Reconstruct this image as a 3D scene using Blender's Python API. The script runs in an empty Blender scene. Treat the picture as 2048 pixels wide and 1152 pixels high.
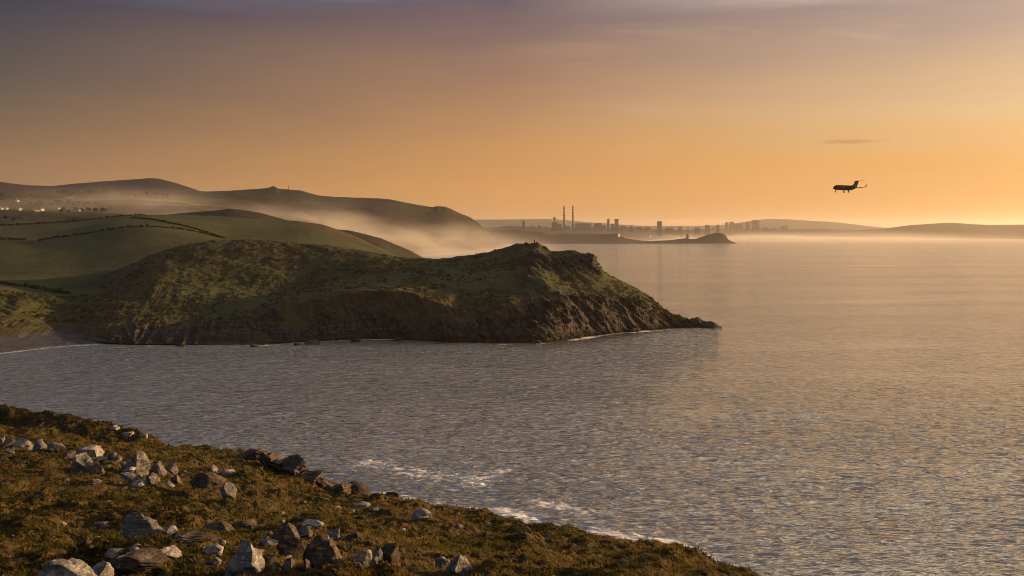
import bpy, bmesh, math, random
import numpy as np
from mathutils import Vector

sc = bpy.context.scene
col = sc.collection
random.seed(7)
RNG = np.random.default_rng(11)

# ------------------------------------------------------------------ camera
F, HZ, EYE = 1991.0, 460.0, 80.0        # focal length and horizon row in photo pixels (2048 wide), eye height in metres
cam = bpy.data.cameras.new('camera')
cam.lens = 35.0; cam.sensor_width = 36.0
cam.shift_y = -(576.0 - HZ) / 2048.0
cam.clip_start = 0.3; cam.clip_end = 200000.0
camo = bpy.data.objects.new('camera', cam)
camo.location = (0, 0, EYE); camo.rotation_euler = (math.radians(90), 0, 0)
col.objects.link(camo); sc.camera = camo

# ------------------------------------------------------------------ render settings
sc.render.engine = 'CYCLES'
sc.view_settings.view_transform = 'Standard'; sc.view_settings.look = 'None'
sc.view_settings.exposure = 1.0; sc.view_settings.gamma = 1.0
cy = sc.cycles
cy.use_denoising = True; cy.denoising_prefilter = 'ACCURATE'; cy.denoising_input_passes = 'RGB_ALBEDO_NORMAL'
cy.max_bounces = 6; cy.diffuse_bounces = 2; cy.glossy_bounces = 3; cy.volume_bounces = 3
cy.volume_max_steps = 128; cy.pixel_filter_type = 'BLACKMAN_HARRIS'; cy.filter_width = 0.95
cy.sample_clamp_indirect = 4.0

# ------------------------------------------------------------------ node helper
def lin(r, g, b):
    f = lambda c: (c / 255.0) / 12.92 if c <= 10 else (((c / 255.0) + 0.055) / 1.055) ** 2.4
    return (f(r), f(g), f(b), 1.0)

class NT:
    def __init__(s, tree): s.t = tree; s.n = tree.nodes; s.l = tree.links
    def new(s, typ, **kw):
        nd = s.n.new(typ)
        for k, v in kw.items(): setattr(nd, k, v)
        return nd
    def put(s, sock, v):
        if v is None: return
        if isinstance(v, bpy.types.NodeSocket): s.l.new(v, sock)
        else:
            if sock.type == 'RGBA' and not hasattr(v, '__len__'): v = (v, v, v, 1)
            if sock.type == 'RGBA' and len(v) == 3: v = (*v, 1)
            sock.default_value = v
    def math(s, op, a, b=None, c=None, clamp=False):
        nd = s.new('ShaderNodeMath', operation=op); nd.use_clamp = clamp
        s.put(nd.inputs[0], a)
        if b is not None: s.put(nd.inputs[1], b)
        if c is not None: s.put(nd.inputs[2], c)
        return nd.outputs[0]
    def rng(s, v, a, b, c=0.0, d=1.0, smooth=False):
        nd = s.new('ShaderNodeMapRange'); nd.clamp = True
        if smooth: nd.interpolation_type = 'SMOOTHSTEP'
        for i, x in enumerate((v, a, b, c, d)): s.put(nd.inputs[i], x)
        return nd.outputs[0]
    def mix(s, f, a, b, mode='MIX'):
        nd = s.new('ShaderNodeMix', data_type='RGBA', blend_type=mode)
        s.put(nd.inputs[0], f); s.put(nd.inputs[6], a); s.put(nd.inputs[7], b)
        return nd.outputs[2]
    def noise(s, vec, scale, detail=4, rough=0.55, dist=0.0):
        nd = s.new('ShaderNodeTexNoise'); s.put(nd.inputs['Vector'], vec)
        nd.inputs['Scale'].default_value = scale; nd.inputs['Detail'].default_value = detail
        nd.inputs['Roughness'].default_value = rough; nd.inputs['Distortion'].default_value = dist
        return nd.outputs['Fac']
    def mapping(s, vec, scale=(1, 1, 1), rot=(0, 0, 0)):
        nd = s.new('ShaderNodeMapping'); s.put(nd.inputs['Vector'], vec)
        nd.inputs['Scale'].default_value = scale; nd.inputs['Rotation'].default_value = rot
        return nd.outputs[0]
    def ramp(s, f, stops):
        nd = s.new('ShaderNodeValToRGB'); cr = nd.color_ramp
        while len(cr.elements) < len(stops): cr.elements.new(0.5)
        for e, (p, c) in zip(cr.elements, stops):
            e.position = p; e.color = c if len(c) == 4 else (*c, 1)
        s.put(nd.inputs[0], f); return nd.outputs[0]
    def attr(s, name):
        return s.new('ShaderNodeAttribute', attribute_name=name).outputs['Fac']

# ------------------------------------------------------------------ sun and sky
SUN_AZ, SUN_EL = math.radians(69), math.radians(10)     # azimuth clockwise from the view direction
sund = Vector((math.sin(SUN_AZ) * math.cos(SUN_EL), math.cos(SUN_AZ) * math.cos(SUN_EL), math.sin(SUN_EL)))
sl = bpy.data.lights.new('sun', 'SUN'); sl.energy = 5.0; sl.angle = math.radians(0.6); sl.color = (1.0, 0.57, 0.24)
so = bpy.data.objects.new('sun', sl); so.rotation_euler = sund.to_track_quat('Z', 'Y').to_euler(); col.objects.link(so)

w = bpy.data.worlds.new('World'); sc.world = w; w.use_nodes = True
N = NT(w.node_tree)
for nd in list(N.n): N.n.remove(nd)
geo = N.new('ShaderNodeTexCoord').outputs['Generated']
sep = N.new('ShaderNodeSeparateXYZ'); N.put(sep.inputs[0], geo)
dx, dy, dz = sep.outputs
hl = N.math('SQRT', N.math('MAXIMUM', N.math('ADD', N.math('MULTIPLY', dx, dx), N.math('MULTIPLY', dy, dy)), 1e-6))
GA = math.radians(66)      # bearing of the brightest part of the sky
sdot = N.math('DIVIDE', N.math('ADD', N.math('MULTIPLY', dx, math.sin(GA)), N.math('MULTIPLY', dy, math.cos(GA))), hl)
wisp = N.noise(N.mapping(geo, (3.0, 3.0, 26.0), (0.05, 0.03, 0)), 1.0, 5, 0.6, 0.4)
wz = N.math('ADD', dz, N.math('MULTIPLY', N.math('SUBTRACT', wisp, 0.5), 0.05))
v = N.math('DIVIDE', N.math('ADD', wz, 0.05), 1.05)
P = lambda z: (z + 0.05) / 1.05
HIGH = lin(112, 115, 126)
Lr = N.ramp(v, [(P(-.02), lin(172, 130, 102)), (P(.0), lin(170, 128, 100)), (P(.055), lin(152, 116, 84)), (P(.115), lin(100, 85, 72)), (P(.205), lin(50, 53, 70)), (P(.32), lin(170, 178, 196)), (P(.55), lin(122, 128, 146)), (1, HIGH)])  # left, centre and right ramps: added bright band above the frame, lightening the sea
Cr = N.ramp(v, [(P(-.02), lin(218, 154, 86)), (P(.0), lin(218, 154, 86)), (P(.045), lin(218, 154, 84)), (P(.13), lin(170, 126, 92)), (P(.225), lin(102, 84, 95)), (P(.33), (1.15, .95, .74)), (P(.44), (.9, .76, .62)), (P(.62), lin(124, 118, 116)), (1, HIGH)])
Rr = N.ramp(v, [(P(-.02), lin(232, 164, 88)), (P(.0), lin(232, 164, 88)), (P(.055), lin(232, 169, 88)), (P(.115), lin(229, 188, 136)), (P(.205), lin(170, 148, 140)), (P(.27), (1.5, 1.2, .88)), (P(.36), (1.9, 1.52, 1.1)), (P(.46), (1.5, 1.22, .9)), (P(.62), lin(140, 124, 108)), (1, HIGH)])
# warm glow round the sun, off the right edge of the picture
Br = N.ramp(v, [(P(-.02), lin(112, 100, 104)), (P(.0), lin(112, 100, 104)), (P(.1), lin(92, 88, 104)), (P(.25), lin(76, 84, 108)), (P(.55), lin(96, 108, 134)), (1, HIGH)])
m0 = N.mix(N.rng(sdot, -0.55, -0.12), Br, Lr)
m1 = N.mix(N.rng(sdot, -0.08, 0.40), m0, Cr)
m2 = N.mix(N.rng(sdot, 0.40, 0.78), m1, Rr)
sepn = N.math('ADD', N.math('MULTIPLY', sdot, math.cos(SUN_EL)), N.math('MULTIPLY', dz, math.sin(SUN_EL)))
glow = N.math('POWER', N.rng(sepn, 0.75, 1.0), 2.0)
m3 = N.mix(N.math('MULTIPLY', glow, N.rng(dz, 0.5, 0.02)), m2, (1.7, 1.0, 0.42, 1))
# thin high streaks of cloud, denser towards the sun side
st = N.noise(N.mapping(geo, (2.2, 2.2, 20.0), (0.09, -0.05, 0.3)), 1.3, 6, 0.62, 0.8)
stf = N.math('MULTIPLY', N.rng(st, 0.5, 0.75), N.math('MULTIPLY', N.rng(sdot, 0.32, 0.85), N.rng(dz, 0.02, 0.12)))
m4 = N.mix(N.math('MULTIPLY', stf, 0.55), m3, lin(240, 200, 168))
nish = N.new('ShaderNodeTexSky', sky_type='NISHITA')
nish.sun_disc = False; nish.sun_elevation = SUN_EL; nish.sun_rotation = SUN_AZ; nish.dust_density = 4.0
bg1 = N.new('ShaderNodeBackground'); N.put(bg1.inputs[0], nish.outputs[0]); bg1.inputs[1].default_value = 0.05
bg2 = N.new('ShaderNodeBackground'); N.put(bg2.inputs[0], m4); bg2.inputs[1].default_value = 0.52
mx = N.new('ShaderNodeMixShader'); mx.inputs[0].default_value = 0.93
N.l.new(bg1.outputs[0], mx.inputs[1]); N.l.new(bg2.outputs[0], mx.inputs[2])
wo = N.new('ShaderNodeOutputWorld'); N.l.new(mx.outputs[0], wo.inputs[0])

# ------------------------------------------------------------------ numpy noise
def _h(ix, iy, iz, seed):
    n = (ix.astype(np.int64) * 374761393 + iy.astype(np.int64) * 668265263 + iz.astype(np.int64) * 2147483647 + seed * 974711) & 0xffffffff
    n = ((n ^ (n >> 13)) * 1274126177) & 0xffffffff
    n = (n ^ (n >> 16)) * 2246822519 & 0xffffffff
    n = n ^ (n >> 15)
    return (n & 0xffffff).astype(np.float64) / 0xffffff * 2 - 1
def vnoise(x, y, z=None, seed=0):
    x = np.asarray(x, float); y = np.asarray(y, float); z = np.zeros_like(x) if z is None else np.asarray(z, float)
    x, y, z = np.broadcast_arrays(x, y, z)
    ix, iy, iz = np.floor(x), np.floor(y), np.floor(z)
    fx, fy, fz = x - ix, y - iy, z - iz
    fx = fx * fx * fx * (fx * (fx * 6 - 15) + 10); fy = fy * fy * fy * (fy * (fy * 6 - 15) + 10); fz = fz * fz * (3 - 2 * fz)
    r = 0
    flat = not np.any(fz)
    for a in (0, 1):
        for b in (0, 1):
            wxy = (fx if a else 1 - fx) * (fy if b else 1 - fy)
            for c in ((0,) if flat else (0, 1)):
                r = r + wxy * (1 if flat else (fz if c else 1 - fz)) * _h(ix + a, iy + b, iz + c, seed)
    return r
def fbm(x, y, z=None, oct=4, seed=0, gain=0.5, ridged=False):
    a, s, t = 1.0, 0.0, 0.0
    x = np.asarray(x, float); y = np.asarray(y, float)
    for o in range(oct):
        n = vnoise(x, y, z, seed + o * 17)
        if ridged: n = 1 - 2 * np.abs(n)
        s = s + a * n; t += a; a *= gain
        x, y = (x * 0.8 - y * 0.6) * 2.03 + 3.1, (x * 0.6 + y * 0.8) * 2.03 - 1.7
        if z is not None: z = z * 2.03 + 5.5
    return s / t
def sstep(x, a, b):
    t = np.clip((x - a) / (b - a), 0, 1); return t * t * (3 - 2 * t)

# ------------------------------------------------------------------ mesh helpers
def mesh_np(name, verts, faces, mats=(), smooth=True, attrs=None, parent=None):
    me = bpy.data.meshes.new(name)
    V = np.asarray(verts, dtype=np.float32).reshape(-1, 3)
    Fc = np.asarray(faces, dtype=np.int32); k = Fc.shape[1]; nf = Fc.shape[0]
    me.vertices.add(len(V)); me.vertices.foreach_set('co', V.ravel())
    me.loops.add(nf * k); me.loops.foreach_set('vertex_index', Fc.ravel())
    me.polygons.add(nf); me.polygons.foreach_set('loop_start', np.arange(0, nf * k, k, dtype=np.int32))
    me.polygons.foreach_set('loop_total', np.full(nf, k, dtype=np.int32))
    me.update(calc_edges=True)
    me.polygons.foreach_set('use_smooth', np.full(nf, smooth, dtype=bool))
    if attrs:
        for an, av in attrs.items():
            a = me.attributes.new(an, 'FLOAT', 'POINT'); a.data.foreach_set('value', np.asarray(av, dtype=np.float32).ravel())
    for m in mats: me.materials.append(m)
    o = bpy.data.objects.new(name, me); col.objects.link(o)
    if parent: o.parent = parent
    return o
def grid_faces(nr, nc):
    i = np.arange(nr - 1)[:, None] * nc + np.arange(nc - 1)[None, :]
    i = i.ravel()
    return np.stack([i, i + 1, i + nc + 1, i + nc], 1)
def tag(o, label=None, cat=None, group=None, kind=None):
    if label: o['label'] = label
    if cat: o['category'] = cat
    if group: o['group'] = group
    if kind: o['kind'] = kind
    return o
def empty(name, loc, rz=0.0):
    o = bpy.data.objects.new(name, None); o.location = loc; o.rotation_euler = (0, 0, rz); o.empty_display_size = 0.5
    col.objects.link(o); return o
class MB:
    """collects quads/tris, builds ONE mesh object"""
    def __init__(s): s.v = []; s.f = []
    def add(s, vs, fs):
        n = len(s.v); s.v += [tuple(p) for p in vs]; s.f += [tuple(i + n for i in f) for f in fs]; return s
    def box(s, c, d, rz=0.0, top=1.0):
        cx, cy_, cz = c; a, b, h = d[0] / 2, d[1] / 2, d[2]
        ca, sa = math.cos(rz), math.sin(rz); vs = []
        for z, k in ((cz, 1.0), (cz + h, top)):
            for px, py in ((-a * k, -b * k), (a * k, -b * k), (a * k, b * k), (-a * k, b * k)):
                vs.append((cx + px * ca - py * sa, cy_ + px * sa + py * ca, z))
        return s.add(vs, [(0, 3, 2, 1), (4, 5, 6, 7), (0, 1, 5, 4), (1, 2, 6, 5), (2, 3, 7, 6), (3, 0, 4, 7)])
    def tube(s, pts, rads, n=12, cap=True):
        rings = []
        for i, (p, r) in enumerate(zip(pts, rads)):
            p = Vector(p); q0 = Vector(pts[max(i - 1, 0)]); q1 = Vector(pts[min(i + 1, len(pts) - 1)])
            t = (q1 - q0).normalized(); u = t.cross(Vector((0, 1, 0.001)))
            if u.length < 1e-3: u = t.cross(Vector((1, 0, 0)))
            u.normalize(); w_ = t.cross(u)
            rr = r if hasattr(r, '__len__') else (r, r)
            rings.append([p + u * (rr[0] * math.cos(2 * math.pi * k / n)) + w_ * (rr[1] * math.sin(2 * math.pi * k / n)) for k in range(n)])
        vs = [q for ring in rings for q in ring]; fs = []
        for i in range(len(rings) - 1):
            for k in range(n):
                fs.append((i * n + k, i * n + (k + 1) % n, (i + 1) * n + (k + 1) % n, (i + 1) * n + k))
        if cap: fs.append(tuple(range(n - 1, -1, -1))); fs.append(tuple((len(rings) - 1) * n + k for k in range(n)))
        return s.add(vs, fs)
    def build(s, name, mat, parent=None, smooth=False):
        me = bpy.data.meshes.new(name); me.from_pydata(s.v, [], s.f); me.update()
        bm = bmesh.new(); bm.from_mesh(me); bmesh.ops.recalc_face_normals(bm, faces=bm.faces); bm.to_mesh(me); bm.free()
        if smooth: me.polygons.foreach_set('use_smooth', [True] * len(me.polygons))
        me.materials.append(mat)
        o = bpy.data.objects.new(name, me); col.objects.link(o)
        if parent: o.parent = parent
        return o

def at(x, y, Y):      # photo pixel seen at depth Y -> world point
    return Vector(((x - 1024) / F * Y, Y, EYE - (y - HZ) / F * Y))

def pl(pts, x):
    if not hasattr(pts, '__len__'): return np.full_like(np.asarray(x, float), float(pts))
    p = np.array(pts, float); return np.interp(x, p[:, 0], p[:, 1])

class Land:
    """a landmass as a terrain grid: bearings across, distance away from the viewpoint along"""
    def __init__(s, xr, step, curves, rows, blur=2, sharp=(), smooth=36):
        xs = np.arange(xr[0], xr[1] + step, step, dtype=float); s.xs = xs
        kk = max(1, int(smooth / step)); ker = np.hanning(2 * kk + 3)[1:-1]; ker /= ker.sum()
        sm = lambda a: np.convolve(np.pad(a, kk, mode='edge'), ker, mode='valid')
        Ys, Zs, deltas = [], [], []
        for ci, (kind, val, dep) in enumerate(curves):
            Y = dep(xs) if callable(dep) else pl(dep, xs)
            vv = val(xs) if callable(val) else pl(val, xs)
            Y = sm(np.asarray(Y, float)); vv = np.asarray(vv, float)
            vs_ = sm(vv); Zf = (lambda q: q if kind == 'z' else EYE - (q - HZ) / F * Y)
            if ci in sharp: deltas.append((ci, Zf(vv) - Zf(vs_)))
            Ys.append(Y); Zs.append(Zf(vs_))
        Yl, Zl, Sl = [], [], []
        for k in range(len(curves) - 1):
            n = rows[k]
            for j in range(n + (k == len(curves) - 2)):
                t = j / n; Yl.append(Ys[k] * (1 - t) + Ys[k + 1] * t); Zl.append(Zs[k] * (1 - t) + Zs[k + 1] * t); Sl.append(np.full_like(xs, k + t))
        s.Y = np.array(Yl); s.Z = np.array(Zl); s.S = np.array(Sl)
        for _ in range(blur):
            Z = s.Z.copy(); Z[1:-1] = (s.Z[:-2] + 2 * s.Z[1:-1] + s.Z[2:]) / 4; s.Z = Z
        for ci, dl in deltas:
            s.Z += dl[None, :] * np.exp(-((s.S - ci) / .16) ** 2) * (s.S <= ci) + dl[None, :] * np.exp(-((s.S - ci) / .3) ** 2) * (s.S > ci)
        s.PX = np.broadcast_to(xs, s.Y.shape).copy()
        s.X = (s.PX - 1024) / F * s.Y
        s.attrs = {}
    def build(s, name, mat, label=None, kind='structure'):
        nr, nc = s.Y.shape
        V = np.stack([s.X, s.Y, s.Z], -1).reshape(-1, 3)
        o = mesh_np(name, V, grid_faces(nr, nc), [mat], True, {k: np.broadcast_to(a, s.Y.shape) for k, a in s.attrs.items()})
        if label: o['label'] = label
        o['kind'] = kind
        s.scr = HZ + (EYE - s.Z) / s.Y * F
        s.run = np.minimum.accumulate(s.scr, 0)
        s.px = s.X / s.Y * F + 1024
        s.obj = o; return o
    def hit(s, x, y):
        j = int(np.clip(np.searchsorted(s.xs, x), 0, len(s.xs) - 1))
        c = s.run[:, j]; i = int(np.argmax(c <= y))
        if c[i] > y: i = int(np.argmin(c))
        Y = s.Y[i, j]
        return Vector(((x - 1024) / F * Y, Y, s.Z[i, j]))
    def ground(s, X, Y):
        x = X / Y * F + 1024
        j = int(np.clip(np.searchsorted(s.xs, x), 0, len(s.xs) - 1))
        return float(np.interp(Y, s.Y[:, j], s.Z[:, j]))

# ------------------------------------------------------------------ materials
def mat_new(name):
    m = bpy.data.materials.new(name); m.use_nodes = True
    T = NT(m.node_tree)
    for nd in list(T.n): T.n.remove(nd)
    out = T.new('ShaderNodeOutputMaterial')
    return m, T, out
def bsdf(T, out, base, rough=0.9, normal=None, spec=0.3, **kw):
    b = T.new('ShaderNodeBsdfPrincipled'); T.put(b.inputs['Base Color'], base); T.put(b.inputs['Roughness'], rough)
    b.inputs['Specular IOR Level'].default_value = spec
    if normal is not None: T.put(b.inputs['Normal'], normal)
    for k, v_ in kw.items(): T.put(b.inputs[k], v_)
    T.l.new(b.outputs[0], out.inputs[0]); return b
def bump(T, h, dist, strength=1.0, normal=None):
    nd = T.new('ShaderNodeBump'); nd.inputs['Strength'].default_value = strength; nd.inputs['Distance'].default_value = dist
    T.put(nd.inputs['Height'], h)
    if normal is not None: T.put(nd.inputs['Normal'], normal)
    return nd.outputs[0]
def simple(name, c, rough=0.8, var=0.25, scale=0.5, spec=0.3, metal=0.0):
    m, T, out = mat_new(name)
    oc = T.new('ShaderNodeTexCoord').outputs['Object']
    n = T.noise(oc, scale, 5, 0.6)
    c2 = tuple(x * (1 - var) for x in c); c3 = tuple(min(1, x * (1 + var)) for x in c)
    bsdf(T, out, T.mix(n, c2, c3), rough, None, spec, Metallic=metal)
    return m

def mat_land(name, green, bracken, rock, sc_=1.0, bumpd=1.2):
    m, T, out = mat_new(name)
    pos = T.new('ShaderNodeNewGeometry').outputs['Position']
    n1 = T.noise(pos, 0.012 * sc_, 6, 0.6); n2 = T.noise(pos, 0.09 * sc_, 5, 0.65); n3 = T.noise(pos, 0.6 * sc_, 3, 0.6)
    gv = T.mix(T.rng(n1, .35, .65), tuple(c * .72 for c in green), tuple(c * 1.25 for c in green))
    gv = T.mix(T.rng(n2, .55, .8), gv, tuple(a * .5 + b * .5 for a, b in zip(green, bracken)))
    bv = T.mix(T.rng(n2, .3, .7), tuple(c * .55 for c in bracken), tuple(c * 1.5 for c in bracken))
    gf = T.math('ADD', T.attr('green'), T.math('MULTIPLY', T.math('SUBTRACT', n2, .5), 1.2))
    veg = T.mix(T.rng(gf, .3, .7), bv, gv)
    veg = T.mix(T.rng(n3, .35, .75), veg, T.mix(1.0, veg, (.6, .58, .5), 'MULTIPLY'))
    strata = T.noise(T.mapping(pos, (0.10, 0.10, 0.5), (0.5, 0.35, 0.2)), 1.0 * sc_, 6, 0.7)
    vc = T.new('ShaderNodeTexVoronoi', feature='DISTANCE_TO_EDGE'); vc.inputs['Scale'].default_value = .11 * sc_
    T.put(vc.inputs['Vector'], T.mapping(T.mix(.12, pos, T.new('ShaderNodeTexNoise').outputs['Color'], 'ADD'), (1.4, 1.4, .55), (.3, .55, .1)))
    crack = T.rng(vc.outputs['Distance'], 0.0, .09)
    rv = T.mix(T.rng(strata, .35, .68), tuple(c * .45 for c in rock), tuple(c * 1.6 for c in rock))
    rv = T.mix(crack, tuple(c * .22 for c in rock), rv)
    rf = T.math('ADD', T.attr('rock'), T.math('MULTIPLY', T.math('SUBTRACT', n2, .5), 1.3))
    base = T.mix(T.rng(rf, .42, .6), veg, rv)
    sp_ = T.new('ShaderNodeSeparateXYZ'); T.put(sp_.inputs[0], pos)
    wet = T.rng(T.math('ADD', sp_.outputs[2], T.math('MULTIPLY', n2, 4.0)), 7.5, 4.0)      # tide-wet weedy band
    base = T.mix(T.math('MULTIPLY', wet, T.attr('rock')), base, tuple(c * .28 for c in rock))
    h = T.math('ADD', T.math('MULTIPLY', n2, 1.0), T.math('ADD', T.math('MULTIPLY', n3, 0.35), T.math('MULTIPLY', T.math('ADD', strata, T.math('MULTIPLY', crack, .8)), T.attr('rock'))))
    bsdf(T, out, base, 0.95, bump(T, h, bumpd), 0.1)
    return m
GREEN = (0.054, 0.064, 0.025); BRACK = (0.060, 0.050, 0.026); ROCK = (0.045, 0.040, 0.038)
M_head = mat_land('headland_cover', GREEN, BRACK, ROCK)
M_far = mat_land('far_hill_cover', (0.034, 0.040, 0.018), (0.030, 0.024, 0.016), (0.05, 0.04, 0.035), 0.25, 4.0)
M_mount = mat_land('mountain_cover', (0.024, 0.020, 0.020), (0.026, 0.018, 0.020), (0.035, 0.03, 0.03), 0.2, 4.0)

# ---- shingle beach
M_shingle, T, out = mat_new('shingle')
pos = T.new('ShaderNodeNewGeometry').outputs['Position']
vv = T.new('ShaderNodeTexVoronoi'); T.put(vv.inputs['Vector'], pos); vv.inputs['Scale'].default_value = 0.8
n = T.noise(pos, 0.12, 5, .6)
bsdf(T, out, T.mix(T.rng(n, .3, .7), T.mix(.5, (.034, .036, .044), vv.outputs['Color'], 'MULTIPLY'), (.062, .068, .080)), .9, bump(T, vv.outputs['Distance'], .3), .2)

# ---- foreground turf
M_turf, T, out = mat_new('heath_turf')
pos = T.new('ShaderNodeNewGeometry').outputs['Position']
n1 = T.noise(pos, .16, 5, .6); n2 = T.noise(pos, 1.3, 5, .65); n3 = T.noise(pos, 7, 3, .6)
ga = T.mix(T.rng(n1, .38, .62), (.052, .037, .013), (.048, .045, .014))
gb = T.mix(T.rng(n2, .35, .68), (.020, .015, .007), ga)
gc = T.mix(T.rng(n3, .5, .8), gb, (.15, .085, .024))
bsdf(T, out, gc, .95, bump(T, T.math('ADD', n2, T.math('MULTIPLY', n3, .35)), .25), .1)

def mat_grass(name, cols):
    m, T, out = mat_new(name)
    a = T.attr('tint')
    base = T.ramp(a, [(i / (len(cols) - 1), c) for i, c in enumerate(cols)])
    d = T.new('ShaderNodeBsdfDiffuse'); T.put(d.inputs[0], base)
    t = T.new('ShaderNodeBsdfTranslucent'); T.put(t.inputs[0], base)
    mx_ = T.new('ShaderNodeMixShader'); mx_.inputs[0].default_value = .3
    T.l.new(d.outputs[0], mx_.inputs[1]); T.l.new(t.outputs[0], mx_.inputs[2]); T.l.new(mx_.outputs[0], out.inputs[0])
    return m
M_grass = mat_grass('heath_grass', [(.025, .022, .008), (.070, .070, .018), (.092, .078, .022), (.125, .092, .028), (.18, .14, .06)])
M_leaf = mat_grass('leaf_cover', [(.018, .022, .010), (.030, .040, .014), (.050, .055, .018)])

def mat_rock(name, dark, light, lichen):
    m, T, out = mat_new(name)
    oc = T.new('ShaderNodeTexCoord').outputs['Object']
    info = T.new('ShaderNodeObjectInfo')
    off = T.new('ShaderNodeVectorMath', operation='ADD'); T.put(off.inputs[0], oc); T.put(off.inputs[1], info.outputs['Location']); vec = off.outputs[0]
    n1 = T.noise(vec, 1.4, 6, .65); n2 = T.noise(vec, 5, 6, .7); n3 = T.noise(vec, 16, 4, .7)
    st = T.noise(T.mapping(vec, (1.0, 1.0, 5.0), (.5, .6, .2)), 1.6, 5, .65)
    base = T.mix(T.rng(st, .35, .65), dark, light)
    base = T.mix(T.rng(n1, .5, .68), base, tuple((a + b) * .55 for a, b in zip(light, lichen)))
    base = T.mix(T.rng(n2, .56, .66), base, lichen)
    base = T.mix(T.rng(n3, .62, .45, 0, .55), base, tuple(c * .5 for c in dark))
    h = T.math('ADD', T.math('MULTIPLY', st, .9), T.math('ADD', T.math('MULTIPLY', n2, .5), T.math('MULTIPLY', n3, .2)))
    bsdf(T, out, base, .88, bump(T, h, .10), .25)
    return m
M_rock = mat_rock('granite', (.060, .060, .064), (.19, .184, .185), (.42, .415, .41))
M_rockpale = mat_rock('pale_lichened_granite', (.11, .11, .118), (.32, .315, .315), (.64, .635, .63))
M_rockbrown = mat_rock('brown_schist', (.040, .032, .026), (.12, .094, .072), (.22, .19, .155))
M_rockwet = mat_rock('wet_dark_rock', (.018, .014, .012), (.045, .034, .028), (.08, .065, .055))

# ---- water
M_sea, T, out = mat_new('sea_water')
pos = T.new('ShaderNodeNewGeometry').outputs['Position']
wv = T.mapping(pos, (0.38, 1.0, 1.0), (0, 0, math.radians(-14)))
def crest(sc_, det, seed_=0.0):      # billowed noise: sharp crests, rounded troughs
    n_ = T.noise(T.mapping(wv, (1, 1, 1), (0, 0, seed_)), sc_, det, .58, .35)
    return T.math('ABSOLUTE', T.math('MULTIPLY', T.math('SUBTRACT', n_, .5), 2.0))
a1 = T.noise(wv, .035, 4, .6); a2 = crest(.10, 3, .1); a3 = crest(.26, 2, -.15); a4 = crest(.9, 3, .2)
hh = T.math('SUBTRACT', T.math('MULTIPLY', a1, .9), T.math('ADD', T.math('MULTIPLY', a2, 2.5), T.math('ADD', T.math('MULTIPLY', a3, 1.75), T.math('MULTIPLY', a4, .20))))
fo = T.noise(pos, .35, 6, .75, .6)
fm = T.rng(T.math('ADD', T.attr('foam'), T.math('MULTIPLY', T.math('SUBTRACT', fo, .5), 2.2)), .45, .75)
big = T.noise(T.mapping(pos, (0.0012, 0.006, 1), (0, 0, math.radians(-8))), 1.0, 5, .6)
b = T.new('ShaderNodeBsdfPrincipled')
T.put(b.inputs['Base Color'], T.mix(fm, (.085, .078, .062, 1), (.62, .62, .63, 1)))
T.put(b.inputs['Roughness'], T.math('ADD', T.rng(big, .3, .7, .07, .15), T.math('MULTIPLY', fm, .5)))
b.inputs['IOR'].default_value = 2.6; b.inputs['Specular IOR Level'].default_value = .95
lanes = T.noise(T.mapping(pos, (.0022, .009, 1), (0, 0, math.radians(-12))), 1.0, 4, .6, .5)
T.put(b.inputs['Normal'], bump(T, T.math('MULTIPLY', hh, T.rng(lanes, .32, .68, .5, 1.35)), 1.0, 1.0))
T.l.new(b.outputs[0], out.inputs[0])

# ------------------------------------------------------------------ FOREGROUND HILLSIDE
crest_y = [(-700, 760), (-300, 790), (0, 813), (60, 821), (150, 829), (230, 846), (300, 868), (345, 890), (400, 893), (480, 899), (530, 908), (600, 934), (640, 958),
           (690, 984), (740, 994), (800, 1001), (860, 1009), (900, 1015), (960, 1022), (1020, 1031), (1060, 1042), (1100, 1043), (1150, 1053), (1200, 1072), (1300, 1077),
           (1345, 1085), (1380, 1102), (1440, 1130), (1500, 1152), (1550, 1176), (1700, 1250), (2000, 1330), (2700, 1600)]
crest_d = [(-700, 118), (-300, 110), (0, 101), (330, 91), (400, 92), (500, 86), (700, 76), (1000, 64), (1300, 53), (1540, 45), (2700, 36)]
fg = Land((-700, 2500), 2.6, [
    ('z', 78.25, 1.2),
    ('z', [(-700, 75.6), (1400, 75.5), (2000, 75.0), (2700, 74.4)], 9),
    ('y', [(-700, 1125), (0, 1150), (1300, 1156), (1540, 1202), (1800, 1330), (2700, 1640)], 22),
    ('y', [(-700, 950), (0, 985), (300, 1000), (500, 1030), (700, 1060), (900, 1085), (1200, 1118), (1400, 1145), (1540, 1196), (1800, 1320), (2700, 1620)], [(-700, 55), (0, 48), (700, 42), (1300, 34), (1540, 31), (2700, 27)]),
    ('y', [(-700, 830), (0, 853), (150, 866), (260, 884), (330, 900), (400, 912), (500, 930), (620, 975), (700, 1005), (900, 1032), (1100, 1062), (1300, 1095), (1400, 1126), (1540, 1186), (1700, 1262), (2700, 1610)],
     [(-700, 112), (0, 96), (330, 85), (420, 74), (700, 62), (1000, 53), (1300, 44), (1540, 38), (2700, 32)]),
    ('y', crest_y, crest_d),
    ('z', lambda x: (EYE - (pl(crest_y, x) - HZ) / F * pl(crest_d, x)) - 14, lambda x: pl(crest_d, x) + 22),
    ('z', -4, lambda x: 80 * F / (np.minimum(pl(crest_y, x), 1250) - HZ) * .97)],
    [10, 60, 190, 150, 110, 40, 60], blur=6, sharp=(5,))
r = fg.S
amp = sstep(fg.Y, 4, 14)
n_big = fbm(fg.X / 9, fg.Y / 12, oct=3, seed=3)
n_mid = fbm(fg.X / 1.9 - fg.Y * .05, fg.Y / 3.0, oct=4, seed=9)
n_sm = fbm(fg.X / .55, fg.Y / .75, oct=3, seed=21)
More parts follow.
